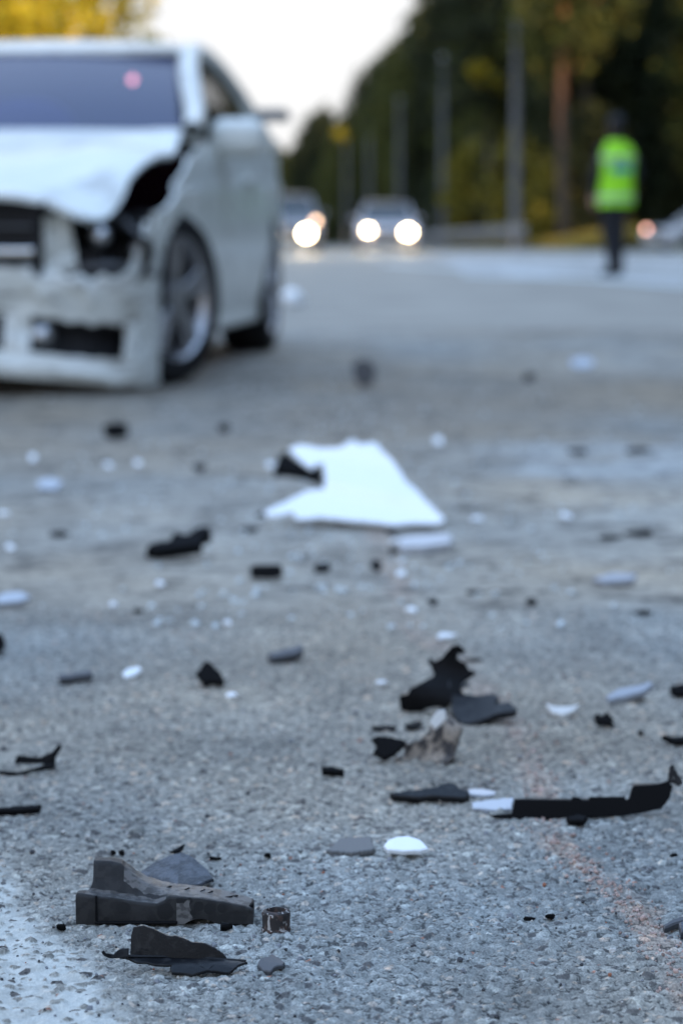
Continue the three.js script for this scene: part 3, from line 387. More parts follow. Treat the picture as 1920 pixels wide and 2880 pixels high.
// ---------------------------------------------------------------- other cars
function trafficCar(name, label, x, d, turn, paint, { H = 1.46, L = 4.4, W = 1.78, lampY = 0.64, lamps } = {}) {
  const o = thing(name, label, 'car', [x, rise(d) + (roadX(x, d) > 11 ? 0.005 : 0), -d], turn), r = 0.32, sh = new THREE.Shape(), k = H / 1.46;       // front faces local +z, at z = 0
  sh.moveTo(-0.05, 0.24); sh.lineTo(-0.02, 0.46); sh.quadraticCurveTo(-0.03, 0.66 * k, -0.22, 0.72 * k); sh.quadraticCurveTo(-0.9, 0.86 * k, -1.2, 0.92 * k); sh.lineTo(-L + 0.7, 0.98 * k); sh.quadraticCurveTo(-L + 0.05, 0.97 * k, -L + 0.02, 0.8 * k); sh.lineTo(-L + 0.04, 0.28);
  for (const c of [-L + 0.85, -0.86]) { sh.lineTo(c - 0.36, 0.22); sh.absarc(c, 0.3, 0.36, Math.PI, 0, true); sh.lineTo(c + 0.36, 0.22); } sh.closePath();
  const ext = (s, w, b, seg = 3) => { const g = new THREE.ExtrudeGeometry(s, { depth: w - 2 * b, bevelEnabled: true, bevelSize: b, bevelThickness: b, bevelOffset: -b, bevelSegments: seg, curveSegments: 14 }); return toCreasedNormals(g.translate(0, 0, -(w - 2 * b) / 2).rotateY(-Math.PI / 2), 0.6); };
  part('body', ext(sh, W, 0.07), paint, o);
  const cab = new THREE.Shape(); cab.moveTo(-1.05, 0.86 * k); cab.quadraticCurveTo(-1.7, 1.36 * k, -1.95, 1.40 * k); cab.lineTo(-L + 1.3, 1.41 * k); cab.quadraticCurveTo(-L + 0.6, 1.2 * k, -L + 0.4, 0.93 * k); cab.closePath();
  const cg = ext(cab, W - 0.16, 0.04), p = cg.attributes.position; for (let i = 0; i < p.count; i++) p.setX(i, p.getX(i) * lerp(1, 0.80, sstep(0.9, 1.42 * k, p.getY(i)))); cg.computeVertexNormals();
  part('window_glass', cg, std(0.025, 0.03, 0.032, 0.08), o);
  part('roof', grid((u, v) => { const s = u * 2 - 1; return [s * (W / 2 - 0.24), 1.425 * k + 0.03 * (1 - s * s) - 0.03 * (2 * v - 1) ** 2, -lerp(1.86, L - 1.25, v)]; }, 8, 8, 0.03, true), paint, o);
  for (const s of [1, -1]) {
    part('pillar', limb([[s * (W / 2 - 0.12), 0.9 * k, -1.12], [s * (W / 2 - 0.2), 1.2 * k, -1.55], [s * (W / 2 - 0.25), 1.41 * k, -1.95]], 0.035, 0.035), paint, o);
    part('pillar', limb([[s * (W / 2 - 0.12), 0.93 * k, -L + 0.5], [s * (W / 2 - 0.19), 1.2 * k, -L + 0.8], [s * (W / 2 - 0.25), 1.41 * k, -L + 1.35]], 0.05, 0.04), paint, o);
    part('mirror', box(0.18, 0.12, 0.1, s * (W / 2 + 0.08), 0.98 * k, -1.4, 0.04), paint, o);
    for (const z of [-0.86, -L + 0.85]) { const w = wheelParts(o, r, 0.2, silver); w.position.set(s * (W / 2 - 0.12), r, z); if (s < 0) w.rotation.y = Math.PI; }
    part('tail_light', box(0.26, 0.16, 0.05, s * (W / 2 - 0.24), 0.78 * k, -L + 0.03, 0.02), std(0.35, 0.02, 0.02, 0.25), o);
  }
  part('grille', box(0.8, 0.16, 0.04, 0, 0.56, 0.02, 0.015), blackPlastic, o); part('number_plate', box(0.5, 0.11, 0.02, 0, 0.38, 0.04, 0.005), std(0.7, 0.7, 0.68, 0.5), o);
  for (const [lx, ly, lz, size, c, power, glow] of lamps) {
    const e = std(0.8, 0.8, 0.8, 0.2, { emissive: rgb(...c), emissiveIntensity: glow });
    part('headlight', new THREE.SphereGeometry(size, 20, 14).scale(1, 0.85, 0.5).translate(lx, ly, lz), e, o);
    if (power) { const s = new THREE.SpotLight(rgb(...c), power, 60, 0.5, 0.6); s.position.set(lx, ly, lz + size * 0.6); s.target.position.set(lx * 1.2, 0, lz + 14); s.castShadow = true; o.add(s, s.target); }
  }
  return o;
}
const warm = [1, 0.80, 0.50];
trafficCar('oncoming_car', 'silver oncoming car with both headlights glowing in the middle of the road', At(1090, 650, 72).x, 72, 0.0, phys(0.50, 0.46, 0.47, 0.35, { clearcoat: 1 }), { lamps: [[-0.56, 0.63, 0.0, 0.11, warm, 60, 36], [0.58, 0.57, 0.0, 0.15, warm, 60, 36]] });
trafficCar('oncoming_car', 'dark grey oncoming car half hidden behind the crashed white car', At(805, 650, 62).x, 62, 0.03, phys(0.16, 0.16, 0.18, 0.35, { clearcoat: 1 }), { H: 1.5, lamps: [[0.50, 0.50, 0.02, 0.15, warm, 60, 36], [0.73, 0.80, -0.20, 0.07, [1, 0.58, 0.30], 0, 9], [-0.50, 0.50, 0.02, 0.115, warm, 60, 36]] });
{
  const c = trafficCar('parked_car', 'silver car stopped in the lay-by under the trees with one lamp glowing', At(1843, 660, 74).x, 74, 0, phys(0.42, 0.43, 0.45, 0.3, { clearcoat: 1 }), { H: 1.42, lamps: [[-0.50, 0.66, 0.03, 0.075, [1, 0.45, 0.32], 0, 9]] });
  c.rotation.y = -1.15;
}

// ---------------------------------------------------------------- officer in a high visibility vest
function field(sdf, c, h, res) {
  const mc = new MarchingCubes(res, new THREE.MeshStandardMaterial(), false, false, 200000); mc.isolation = 0; const half = res / 2;
  for (let k = 0; k < res; k++) for (let j = 0; j < res; j++) for (let i = 0; i < res; i++) mc.field[i + j * res + k * res * res] = -sdf(c[0] + (i - half) / half * h, c[1] + (j - half) / half * h, c[2] + (k - half) / half * h);
  mc.update(); const g = new THREE.BufferGeometry(); g.setAttribute('position', new THREE.BufferAttribute(mc.positionArray.slice(0, mc.count * 3), 3));
  const p = g.attributes.position; for (let i = 0; i < p.count; i++) p.setXYZ(i, c[0] + p.getX(i) * h, c[1] + p.getY(i) * h, c[2] + p.getZ(i) * h);
  const m = mergeVertices(g, 1e-4); m.computeVertexNormals(); return m;
}
const capsule = (x, y, z, a, b, ra, rb) => { const ux = b[0] - a[0], uy = b[1] - a[1], uz = b[2] - a[2], t = clamp(((x - a[0]) * ux + (y - a[1]) * uy + (z - a[2]) * uz) / (ux * ux + uy * uy + uz * uz)); return Math.hypot(x - a[0] - t * ux, y - a[1] - t * uy, z - a[2] - t * uz) - lerp(ra, rb, t); };
const smin = (a, b, k) => { const h = Math.max(k - Math.abs(a - b), 0) / k; return Math.min(a, b) - h * h * k * 0.25; };
{
  const d = 26.6, o = thing('person', 'person in lime high-visibility vest and dark trousers standing on the road', 'person', [At(1728, 700, d).x, rise(d), -d], Math.PI + 0.35); o.scale.setScalar(0.945);
  // facing local +z (away from the camera after the turn); weight on close-set legs
  const bones = [[[-0.05, 0.96, 0], [-0.065, 0.52, 0.02], 0.105, 0.062], [[-0.065, 0.52, 0.02], [-0.05, 0.10, -0.02], 0.062, 0.042], [[-0.05, 0.07, -0.03], [-0.07, 0.045, 0.16], 0.045, 0.04],
    [[0.05, 0.96, 0], [0.06, 0.53, 0.09], 0.105, 0.062], [[0.06, 0.53, 0.09], [0.05, 0.12, -0.02], 0.062, 0.042], [[0.05, 0.08, -0.03], [0.07, 0.05, 0.16], 0.045, 0.04],
    [[-0.16, 1.43, 0], [-0.25, 1.16, -0.03], 0.062, 0.046], [[-0.25, 1.16, -0.03], [-0.21, 0.94, 0.12], 0.046, 0.034], [[0.16, 1.43, 0], [0.25, 1.17, -0.02], 0.062, 0.046], [[0.25, 1.17, -0.02], [0.24, 0.92, 0.05], 0.046, 0.034], [[0, 1.46, 0], [0, 1.58, 0.01], 0.06, 0.052]];
  const ell = (x, y, z, cy, rx, ry, rz) => (Math.hypot(x / rx, (y - cy) / ry, z / rz) - 1) * Math.min(rx, ry, rz);
  const hand = (x, y, z, c, s) => { let r = capsule(x, y, z, c, [c[0], c[1] - 0.075, c[2] + 0.03], 0.034, 0.034); for (let f = 0; f < 4; f++) { const q = (f - 1.5) * 0.018, L = [0.06, 0.07, 0.066, 0.05][f]; r = Math.min(r, smin(capsule(x, y, z, [c[0], c[1] - 0.08, c[2] + 0.03 + q], [c[0] - s * 0.012, c[1] - 0.08 - L * 0.6, c[2] + 0.045 + q], 0.0095, 0.009), capsule(x, y, z, [c[0] - s * 0.012, c[1] - 0.08 - L * 0.6, c[2] + 0.045 + q], [c[0] - s * 0.032, c[1] - 0.08 - L, c[2] + 0.05 + q], 0.009, 0.008), 0.006)); } return smin(r, capsule(x, y, z, [c[0] - s * 0.01, c[1] - 0.03, c[2] + 0.05], [c[0] - s * 0.03, c[1] - 0.085, c[2] + 0.085], 0.011, 0.009), 0.012); };
  const sdf = (x, y, z) => { let r = smin(ell(x, y, z, 1.26, 0.185, 0.29, 0.115), ell(x, y, z, 1.0, 0.165, 0.17, 0.115), 0.08); for (const b of bones) r = smin(r, capsule(x, y, z, ...b), 0.035); return r; };
  const head = (x, y, z) => { let r = smin(ell(x, y, z - 0.01, 1.70, 0.076, 0.105, 0.095), ell(x, y, z - 0.03, 1.645, 0.055, 0.07, 0.065), 0.04); r = smin(r, capsule(x, y, z, [0, 1.70, 0.10], [0, 1.672, 0.122], 0.010, 0.015), 0.012); for (const s of [-1, 1]) r = smin(r, capsule(x, y, z, [s * 0.078, 1.70, 0], [s * 0.076, 1.668, 0.005], 0.013, 0.009), 0.008); r = smin(r, capsule(x, y, z, [-0.02, 1.642, 0.096], [0.02, 1.642, 0.096], 0.007, 0.007), 0.008); return smin(r, capsule(x, y, z, [0, 1.5, -0.005], [0, 1.6, 0.005], 0.052, 0.05), 0.03); };
  const paintV = (g, fn) => { const p = g.attributes.position, c = []; for (let i = 0; i < p.count; i++) c.push(...fn(p.getX(i), p.getY(i), p.getZ(i))); g.setAttribute('color', new THREE.Float32BufferAttribute(c, 3)); return g; };
  const cloth = [0.012, 0.013, 0.018], skin = [0.42, 0.25, 0.18];
  const body = mergeGeometries([paintV(field(sdf, [0, 0.9, 0.02], 1.0, 120), (x, y, z) => (y < 0.115 ? [0.01, 0.01, 0.01] : cloth)), paintV(field(head, [0, 1.62, 0.01], 0.2, 64), (x, y, z) => (y > 1.70 && Math.abs(y - 1.705) < 0.008 && z > 0.08 && Math.abs(Math.abs(x) - 0.032) < 0.013 ? [0.02, 0.015, 0.01] : z > 0.03 && y > 1.57 ? skin : y > 1.6 ? [0.015, 0.012, 0.01] : cloth)), ...[-1, 1].map((s) => { const c = s < 0 ? [-0.21, 0.935, 0.12] : [0.24, 0.915, 0.05]; return paintV(field((x, y, z) => hand(x, y, z, c, s), [c[0], c[1] - 0.06, c[2] + 0.03], 0.13, 64), () => skin); })]);
  part('body', body, std(1, 1, 1, 0.85, { vertexColors: true }), o);
  part('cap', merge([new THREE.SphereGeometry(1, 24, 12, 0, 6.29, 0, 1.6).scale(0.088, 0.085, 0.107).translate(0, 1.735, 0.0), new THREE.CylinderGeometry(0.085, 0.085, 0.008, 24).scale(1, 1, 0.75).translate(0, 1.738, 0.075)]), std(0.014, 0.015, 0.022, 0.8), o);
  // vest: shell that follows the torso, with arm openings at the shoulder
  const shell = (y0, y1, out, n, mat, name, par) => part(name, grid((u, v) => { const a = u * Math.PI * 2, y = lerp(y0, y1, v), t = clamp((y - 0.86) / 0.66), rx = curve([[0, 0.205], [0.35, 0.20], [0.75, 0.225], [0.88, 0.205], [1, 0.09]])(t) + out, rz = curve([[0, 0.15], [0.4, 0.14], [0.75, 0.145], [1, 0.075]])(t) + out, f = 1 + 0.025 * Math.sin(a * 7 + y * 9) * (1 - t); return [rx * Math.cos(a) * f, y, rz * Math.sin(a) * f]; }, 48, n, 0.006), mat, par);
  const vest = shell(0.80, 1.53, 0.0, 30, std(0.36, 0.86, 0.02, 0.75), 'vest', o), band = std(0.45, 0.62, 0.40, 0.35);
  shell(0.87, 0.92, 0.007, 3, band, 'reflective_band', vest); shell(1.30, 1.355, 0.007, 3, band, 'reflective_band', vest);
  part('back_patch', grid((u, v) => { const x = lerp(-0.12, 0.12, u), y = lerp(1.17, 1.26, v); return [x, y, -0.153 - 0.0 + 0.05 * (x / 0.2) ** 2]; }, 10, 3, 0.004, true), std(0.03, 0.30, 0.34, 0.6), vest);
}

// ---------------------------------------------------------------- debris
const dusty = texture(512, 512, (u, v) => { const n = fbm(u * 20, v * 20, 401, 4), f = hash(u * 512, v * 512, 405), s = sstep(0.55, 0.70, n) * 0.012 + (f > 0.99 ? 0.05 : 0); return [0.006 + s, 0.0065 + s * 0.96, 0.0085 + s * 0.92]; }, { repeat: true });
dusty.repeat.set(7, 7);
const dustyB = texture(256, 256, (u, v) => { const n = fbm(u * 40, v * 40, 411, 3); return [n, n, n]; }, { repeat: true, linear: true }); dustyB.repeat.set(20, 20);
const torn = phys(1, 1, 1, 0.42, { specularIntensity: 0.55, map: dusty, bumpMap: dustyB, bumpScale: 0.0001 });
const tornMatt = phys(0.006, 0.006, 0.007, 0.65, { specularIntensity: 0.22 }), tornGrey = std(0.20, 0.205, 0.22, 0.5), shardBlue = phys(1, 1, 1, 0.38, { map: texture(256, 256, (u, v) => { const n = sstep(0.35, 0.65, fbm(u * 7, v * 7, 491, 4)), g = 0.85 + 0.3 * hash(u * 256, v * 256, 495); return [lerp(0.022, 0.075, n) * g, lerp(0.026, 0.083, n) * g, lerp(0.034, 0.10, n) * g]; }, { repeat: true }), bumpMap: dustyB, bumpScale: 0.0006 }); shardBlue.map.repeat.set(16, 16); const shardDark = shardBlue; const shardWhite = phys(0.84, 0.86, 0.88, 0.25, { clearcoat: 1 }), shardPale = phys(0.62, 0.60, 0.57, 0.45), shardMist = phys(0.42, 0.45, 0.50, 0.25, { clearcoat: 0.6 });
const foamT = texture(256, 256, (u, v) => { const n = fbm(u * 9, v * 9, 421, 4), k = sstep(0.38, 0.62, n), f = 0.75 + 0.5 * hash(u * 256, v * 256, 425); return [lerp(0.045, 0.33, k) * f, lerp(0.04, 0.275, k) * f, lerp(0.04, 0.225, k) * f]; }, { repeat: true }); foamT.repeat.set(14, 14);
const foam = std(1, 1, 1, 0.85, { map: foamT, bumpMap: dustyB, bumpScale: 0.001 });
const rustT = texture(256, 256, (u, v) => { const n = fbm(u * 14, v * 10, 431, 4), w = sstep(0.60, 0.70, fbm(u * 22, v * 12, 435, 3)), r = sstep(0.5, 0.7, n); return [lerp(lerp(0.035, 0.09, r), 0.45, w), lerp(lerp(0.03, 0.055, r), 0.42, w), lerp(lerp(0.03, 0.045, r), 0.40, w)]; }, { repeat: true });
const mppAt = (px, py) => depthOf(G(px, py)) / F;
const jag = (pts, amp, step) => { const out = []; for (let i = 0; i < pts.length; i++) { const [ax, ay] = pts[i], [bx, by] = pts[(i + 1) % pts.length], n = Math.max(1, Math.round(Math.hypot(bx - ax, by - ay) / step)); for (let k = 0; k < n; k++) out.push([lerp(ax, bx, k / n) + (k ? rnd(-amp, amp) : 0), lerp(ay, by, k / n) + (k ? rnd(-amp, amp) : 0)]); } return out; };
// a torn plate on the plane that leans back by tilt over the ground line at photo row baseY (or through a point); its outline comes from the photo
function plate(pts, baseY, tilt, th, { through, bend, hole, amp = 1.5, step = 9, edge } = {}) {
  const t = tilt * Math.PI / 180, cx = pts.reduce((a, p) => a + p[0], 0) / pts.length, B = through ?? G(cx, baseY), n = new THREE.Vector3(0, Math.cos(t), Math.sin(t)), up = new THREE.Vector3(0, Math.sin(t), -Math.cos(t)), eye = new THREE.Vector3(0, EYE, 0);
  const on = ([px, py]) => { const r = new THREE.Vector3(...ray(px, py)), k = n.dot(B.clone().sub(eye)) / n.dot(r), p = eye.clone().addScaledVector(r, k).sub(B); return new THREE.Vector2(p.x, p.dot(up)); };
  const sh = new THREE.Shape(jag(pts, amp, step).map(on)); if (hole) sh.holes.push(new THREE.Path(hole.map(on)));
  const bs = Math.min(th * 0.3, 0.0012);
  let g = new THREE.ExtrudeGeometry(sh, { depth: th, bevelEnabled: true, bevelSize: bs, bevelOffset: -bs, bevelThickness: bs, bevelSegments: 1, steps: 1 });
  if (bend) g = new TessellateModifier(edge ?? 0.008, 5).modify(g.index ? g.toNonIndexed() : g);
  const p = g.attributes.position; for (let i = 0; i < p.count; i++) { const x = p.getX(i), s = p.getY(i), w = p.getZ(i) + (bend ? bend(x, s) : 0); p.setXYZ(i, x, s * up.y + w * n.y, s * up.z + w * n.z); }
  g = toCreasedNormals(g, 0.55); return { g, B };
}
function piece(name, pl, mat, label, category, group) { const m = single(name, pl.g, mat, label, category, group); m.position.copy(pl.B); m.position.y += 0.0012; return m; }
function sub(name, pl, mat, parent) { const m = part(name, pl.g, mat, parent); m.position.copy(pl.B).sub(parent.position); return m; }
const blob = (cx, cy, w, h, n = 6, j = 0.42) => Array.from({ length: n }, (_, i) => { const a = -i / n * 6.283, k = 1 + rnd(-j, j); return [cx + Math.cos(a) * w / 2 * k, cy + Math.sin(a) * h / 2 * k]; });
const zoomed = (x0, y0, s) => (list) => list.map(([x, y]) => [x0 + x * s, y0 + y * s]);

// moulded black bracket: stepped hump, ledge and tapering slotted arm
{
  const B = G(460, 2606), m = mppAt(460, 2606), o = thing('bumper_bracket', 'chunky black moulded plastic bracket with stepped hump and tapering arm', 'car part', [B.x, 0.0015, B.z]);
  const X = (px) => (px - 460) * m, cm = 0.01;
  const hump = curve([[262, 4.3], [300, 4.3], [332, 4.15], [352, 3.75], [378, 3.15], [410, 2.65], [450, 2.32], [490, 2.15], [560, 2.0], [620, 1.75], [670, 1.5], [712, 1.25]]), front = curve([[212, 2.40], [300, 2.10], [400, 1.70], [440, 1.58], [458, 1.75], [480, 2.15], [500, 2.15], [560, 2.0], [620, 1.7], [690, 1.25]]);
  const ledgeBack = curve([[212, 1.9], [330, 1.75], [400, 1.45], [450, 0.9], [478, 0.25], [490, 0]]), backZ = curve([[212, 3.1], [300, 3.3], [420, 3.9], [600, 3.6], [690, 3.0], [712, 2.8]]), left = (z) => lerp(214, 258, sstep(0.4, 1.6, z));
  const NXg = 150, NZg = 56, dz = (v) => v;
  const surf = (u, v) => {
    const px0 = lerp(214, 712, u), zb = backZ(px0), z = zb * v, px = Math.max(px0, left(z)), e = ledgeBack(px), k = e > 0.02 ? sstep(e - 0.75, e + 0.35, z) : 1; let h = lerp(front(px), hump(px), px > 490 ? 1 : k);
    if (px0 > 470 && px0 < 500) h = lerp(h, front(px), 0.3);
    const f = Math.min(z, zb - z), r = 0.22; if (f < r) h -= r - Math.sqrt(Math.max(0, r * r - (r - f) ** 2));
    const fe = Math.min(px0 - 214, 712 - px0) * m / cm; if (fe < r) h -= (r - Math.sqrt(Math.max(0, r * r - (r - fe) ** 2))) * 0.9;
    if (px0 > 640) h += 0.10 * (fbm(px0 * 0.08, z * 3, 441, 2) - 0.5) * sstep(640, 700, px0);
    if (px0 < 335 && k > 0.9) h -= 0.12 * (z - e > 0.9 ? 0 : 0) ;
    return [X(px), h * cm, -z * cm];
  };
  const under = (px) => (px > 520 && px < 606 ? 0.42 * Math.sin((px - 520) / 86 * Math.PI) ** 0.6 : 0.02);
  const top = grid(surf, NXg, NZg, 0, false);
  const wall = (fn, n) => grid((u, v) => { const [x, y, z] = fn(u), px = x / m + 460, b = Math.min(under(px) * cm, y - 0.001); return [x, lerp(b, y, v), z]; }, n, 8, 0, false);
  const g = merge([top, wall((u) => surf(u, 0), NXg), wall((u) => surf(1 - u, 1), NXg), wall((u) => surf(0, 1 - u), 30), wall((u) => surf(1, u), 30)]);
  const p = g.attributes.position, uv = g.attributes.uv; for (let i = 0; i < p.count; i++) uv.setXY(i, p.getX(i) + 0.3 * p.getZ(i) + 0.2, p.getY(i) * 1.3 - p.getZ(i));
  const spots = [[348, 2560, 21, 17], [466, 2570, 24, 24], [520, 2540, 26, 13], [560, 2556, 16, 14], [590, 2562, 18, 16], [545, 2572, 10, 8], [625, 2560, 14, 14], [300, 2590, 8, 6]].map(([x, y, a, b]) => [X(x), (2606 - y) * m * 1.04, a * m, b * m * 1.04]);
  const film = texture(1024, 512, (u, v) => { const x = lerp(-0.07, 0.075, u), y = lerp(0, 0.075, v), n = fbm(u * 26, v * 16, 451, 4), g0 = 0.85 + 0.3 * hash(u * 1024, v * 512, 455); let k = 0.35 + 0.65 * sstep(0.35, 0.6, n); for (const [sx, sy, a, b] of spots) { const q = Math.hypot((x - sx) / a, (y - sy) / b) + 0.2 * (fbm(u * 60, v * 30, 457, 2) - 0.5); k *= sstep(0.92, 1.0, q); } const px = x / m + 460, arm = px > 345 && px < 705 && y > hump(px) * cm + 0.003 - 0.0015 * sstep(0.4, 0.6, n) ? 1 : 0, ledge = px > 240 && px < 468 && y > front(px) * cm + 0.0016 * n && y < front(px) * cm + 0.0055 * ledgeBack(px) + 0.003 * n ? 1 : 0, slab = px > 497 && px < 545 + 40 * (n - 0.5) && y < 0.016 + 0.01 * (n - 0.5) && Math.hypot((px - 560) / 30, (y - 0.015) / 0.008) > 0.9 ? 1 : 0, w = (0.055 + 0.09 * sstep(0.35, 0.62, fbm(u * 40, v * 24, 459, 3))) * (Math.max(arm * 0.9, ledge * 0.7) + slab * (1 - arm)) * g0; return [(0.005 + 0.017 * k) * g0 + w, (0.005 + 0.0155 * k) * g0 + w * 0.95, (0.006 + 0.015 * k) * g0 + w * 0.9]; });  // dust with drop marks; pale arm top and ledge also paint in sky sheen
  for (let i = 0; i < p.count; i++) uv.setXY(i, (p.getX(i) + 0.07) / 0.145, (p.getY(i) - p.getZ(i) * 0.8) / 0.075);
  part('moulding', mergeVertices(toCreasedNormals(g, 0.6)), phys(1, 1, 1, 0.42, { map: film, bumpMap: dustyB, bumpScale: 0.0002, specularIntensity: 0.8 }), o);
  part('lip', merge([box(X(500) - X(268), 0.0022, 0.0035, (X(500) + X(268)) / 2, 0.0018, 0.0012, 0.0008), box(0.0016, 0.021, 0.002, X(272), 0.0115, 0.0006, 0.0006)]), tornMatt, o);
  for (const [px, z, w, a] of [[470, 2.3, 8, 0.5], [522, 2.3, 8, 0.5], [566, 2.2, 6, 0.5], [588, 2.1, 8, 0.5], [640, 1.6, 9, 1.3], [655, 2.2, 12, 1.2]]) part('slot', T(box(w * m * 0.5, 0.0008, 0.006, 0, 0, 0), X(px), hump(px) * cm + 0.0001, -z * cm, 0, -a, 0), tornMatt, o);
  part('torn_tip', plate(jag([[690, 2555], [716, 2538], [716, 2552], [700, 2562], [708, 2575], [694, 2585], [688, 2570]], 1.5, 6), 2590, 88, 0.006, {}).g.translate(X(697), 0.0012, -0.010), tornMatt, o);
}
// torn fin with its folded flange
{
  const Z = zoomed(260, 2560, 0.3827), o = thing('torn_fin', 'thin black torn plastic fin with folded flange below the moulded bracket', 'car part', [0, 0, 0]);
  const fl = plate(Z([[190, 346], [450, 339], [700, 351], [990, 373], [1141, 396], [1075, 432], [1060, 452], [1005, 490], [930, 486], [850, 483], [740, 511], [660, 505], [585, 500], [572, 470], [585, 448], [500, 441], [440, 427], [400, 402], [330, 400], [270, 366]]), 2755, 33, 0.0016, { bend: (x, s) => 0.0035 * Math.cos(x * 70) * clamp(1 - s / 0.018) * 0.5 + 0.002 * Math.sin(s * 260), amp: 0.9, step: 6, edge: 0.006 });
  o.position.copy(fl.B); o.position.y = 0.001; part('flange', fl.g, torn, o);
  const t = 33 * Math.PI / 180, nrm = new THREE.Vector3(0, Math.cos(t), Math.sin(t)), r = new THREE.Vector3(...ray(480, 2692)), e = new THREE.Vector3(0, EYE, 0), P = e.clone().addScaledVector(r, nrm.dot(fl.B.clone().sub(e)) / nrm.dot(r));
  const fin = plate(Z([[272, 346], [280, 200], [300, 130], [330, 122], [350, 117], [375, 112], [400, 118], [450, 135], [500, 160], [545, 182], [575, 188], [610, 183], [680, 205], [735, 232], [790, 236], [830, 240], [900, 275], [960, 315], [985, 345], [990, 374], [800, 358], [600, 350], [450, 346]]), 0, 82, 0.0016, { through: P, bend: (x) => { const c = (437 - 498) * 0.00026 + 0.0; return x < c ? (c - x) * -0.55 : 0.0006 * Math.sin(x * 140); }, amp: 0.7, step: 6, edge: 0.006 });
  sub('fin', fin, torn, o);
  const curlL = plate(Z([[75, 312], [92, 300], [108, 318], [160, 326], [195, 292], [225, 282], [268, 278], [270, 345], [200, 352], [130, 357], [95, 342]]), 0, 70, 0.0016, { through: P.clone().add(new THREE.Vector3(-0.03, 0, 0.004)), bend: (x) => 90 * x * x * 0.3, amp: 0.7, step: 6, edge: 0.005 });
  sub('curled_tab', curlL, torn, o);
  part('rib', limb([[-0.045, fin.B.y + 0.0, fin.B.z - fl.B.z + 0.001], [0.0, fin.B.y - 0.0005, fin.B.z - fl.B.z + 0.001], [0.042, fin.B.y - 0.003, fin.B.z - fl.B.z + 0.002]], 0.0011, 0.0009, 6), torn, o);
}
{ // spacer bushing
  const B = G(777, 2622), m = mppAt(777, 2622), r = 41 * m, h = 60 * m, o = thing('metal_bushing', 'short rusty metal bushing with hollow centre standing beside the black bracket', 'car part', [B.x, 0.001, B.z]);
  const v = [[0.58, 0], [1.0, 0], [1.02, 0.05], [1.0, 0.16], [0.94, 0.2], [0.95, 0.6], [0.97, 0.88], [0.93, 0.97], [0.74, 1.0], [0.70, 1.03], [0.66, 1.0], [0.62, 0.8], [0.58, 0]].map(([a, b]) => new THREE.Vector2(a * r, b * h)), g = new THREE.LatheGeometry(v, 48), p = g.attributes.position;
  for (let i = 0; i < p.count; i++) { const a = Math.atan2(p.getZ(i), p.getX(i)), k = 1 + 0.05 * (fbm(a * 4 + 20, p.getY(i) * 300, 461, 3) - 0.5); p.setXYZ(i, p.getX(i) * k, p.getY(i), p.getZ(i) * k); } g.computeVertexNormals();
  part('sleeve', g, std(1, 1, 1, 0.6, { map: rustT, metalness: 0.3 }), o);
}
{ const Z = zoomed(260, 2560, 0.3827);
  piece('plastic_chip', plate(Z([[1213, 432], [1230, 405], [1300, 390], [1312, 360], [1380, 382], [1415, 420], [1400, 452], [1332, 470], [1310, 486], [1250, 470]]), 2746, 9, 0.0022, { bend: (x, s) => 0.0015 * Math.sin(x * 200 + s * 120), amp: 1, step: 6, edge: 0.005 }), tornGrey, 'small flat dark grey chip lying below the metal bushing', 'shard');
  tornGrey.color.setRGB(0.06, 0.062, 0.07);
}
piece('curved_shard', plate([[372, 2452], [400, 2432], [440, 2414], [480, 2406], [512, 2401], [545, 2420], [566, 2440], [590, 2460], [602, 2478], [578, 2490], [560, 2502], [520, 2508], [440, 2500], [390, 2480]], 2508, 27, 0.0022, { bend: (x, s) => -6 * x * x - 0.05 * s + 0.003 * Math.sin(x * 60), amp: 1, step: 10 }), shardBlue, 'blue-grey curved plastic shard leaning behind the moulded bracket', 'shard');
piece('plastic_splinter', plate([[478, 2404], [500, 2392], [520, 2381], [517, 2391], [508, 2402], [492, 2406]], 2406, 40, 0.002, {}), tornMatt, 'tiny pointed dark splinter at the tip of the blue-grey curved shard', 'shard');
piece('flat_chip', plate([[917, 2406], [940, 2388], [950, 2376], [985, 2370], [1044, 2368], [1046, 2384], [1056, 2402], [1032, 2408], [990, 2414], [944, 2410]], 2414, 5, 0.003, { amp: 1.6, step: 6 }), std(0.13, 0.13, 0.13, 0.6), 'flat grey plastic chip beside the white oval shard', 'shard');
piece('white_oval_shard', plate([[1078, 2402], [1088, 2388], [1115, 2379], [1150, 2378], [1185, 2388], [1206, 2408], [1180, 2417], [1130, 2420], [1090, 2414]], 2420, 17, 0.003, { amp: 0.8, bend: (x) => 0.004 - 4 * x * x }), shardWhite, 'white oval plastic shard beside the flat grey chip', 'shard');

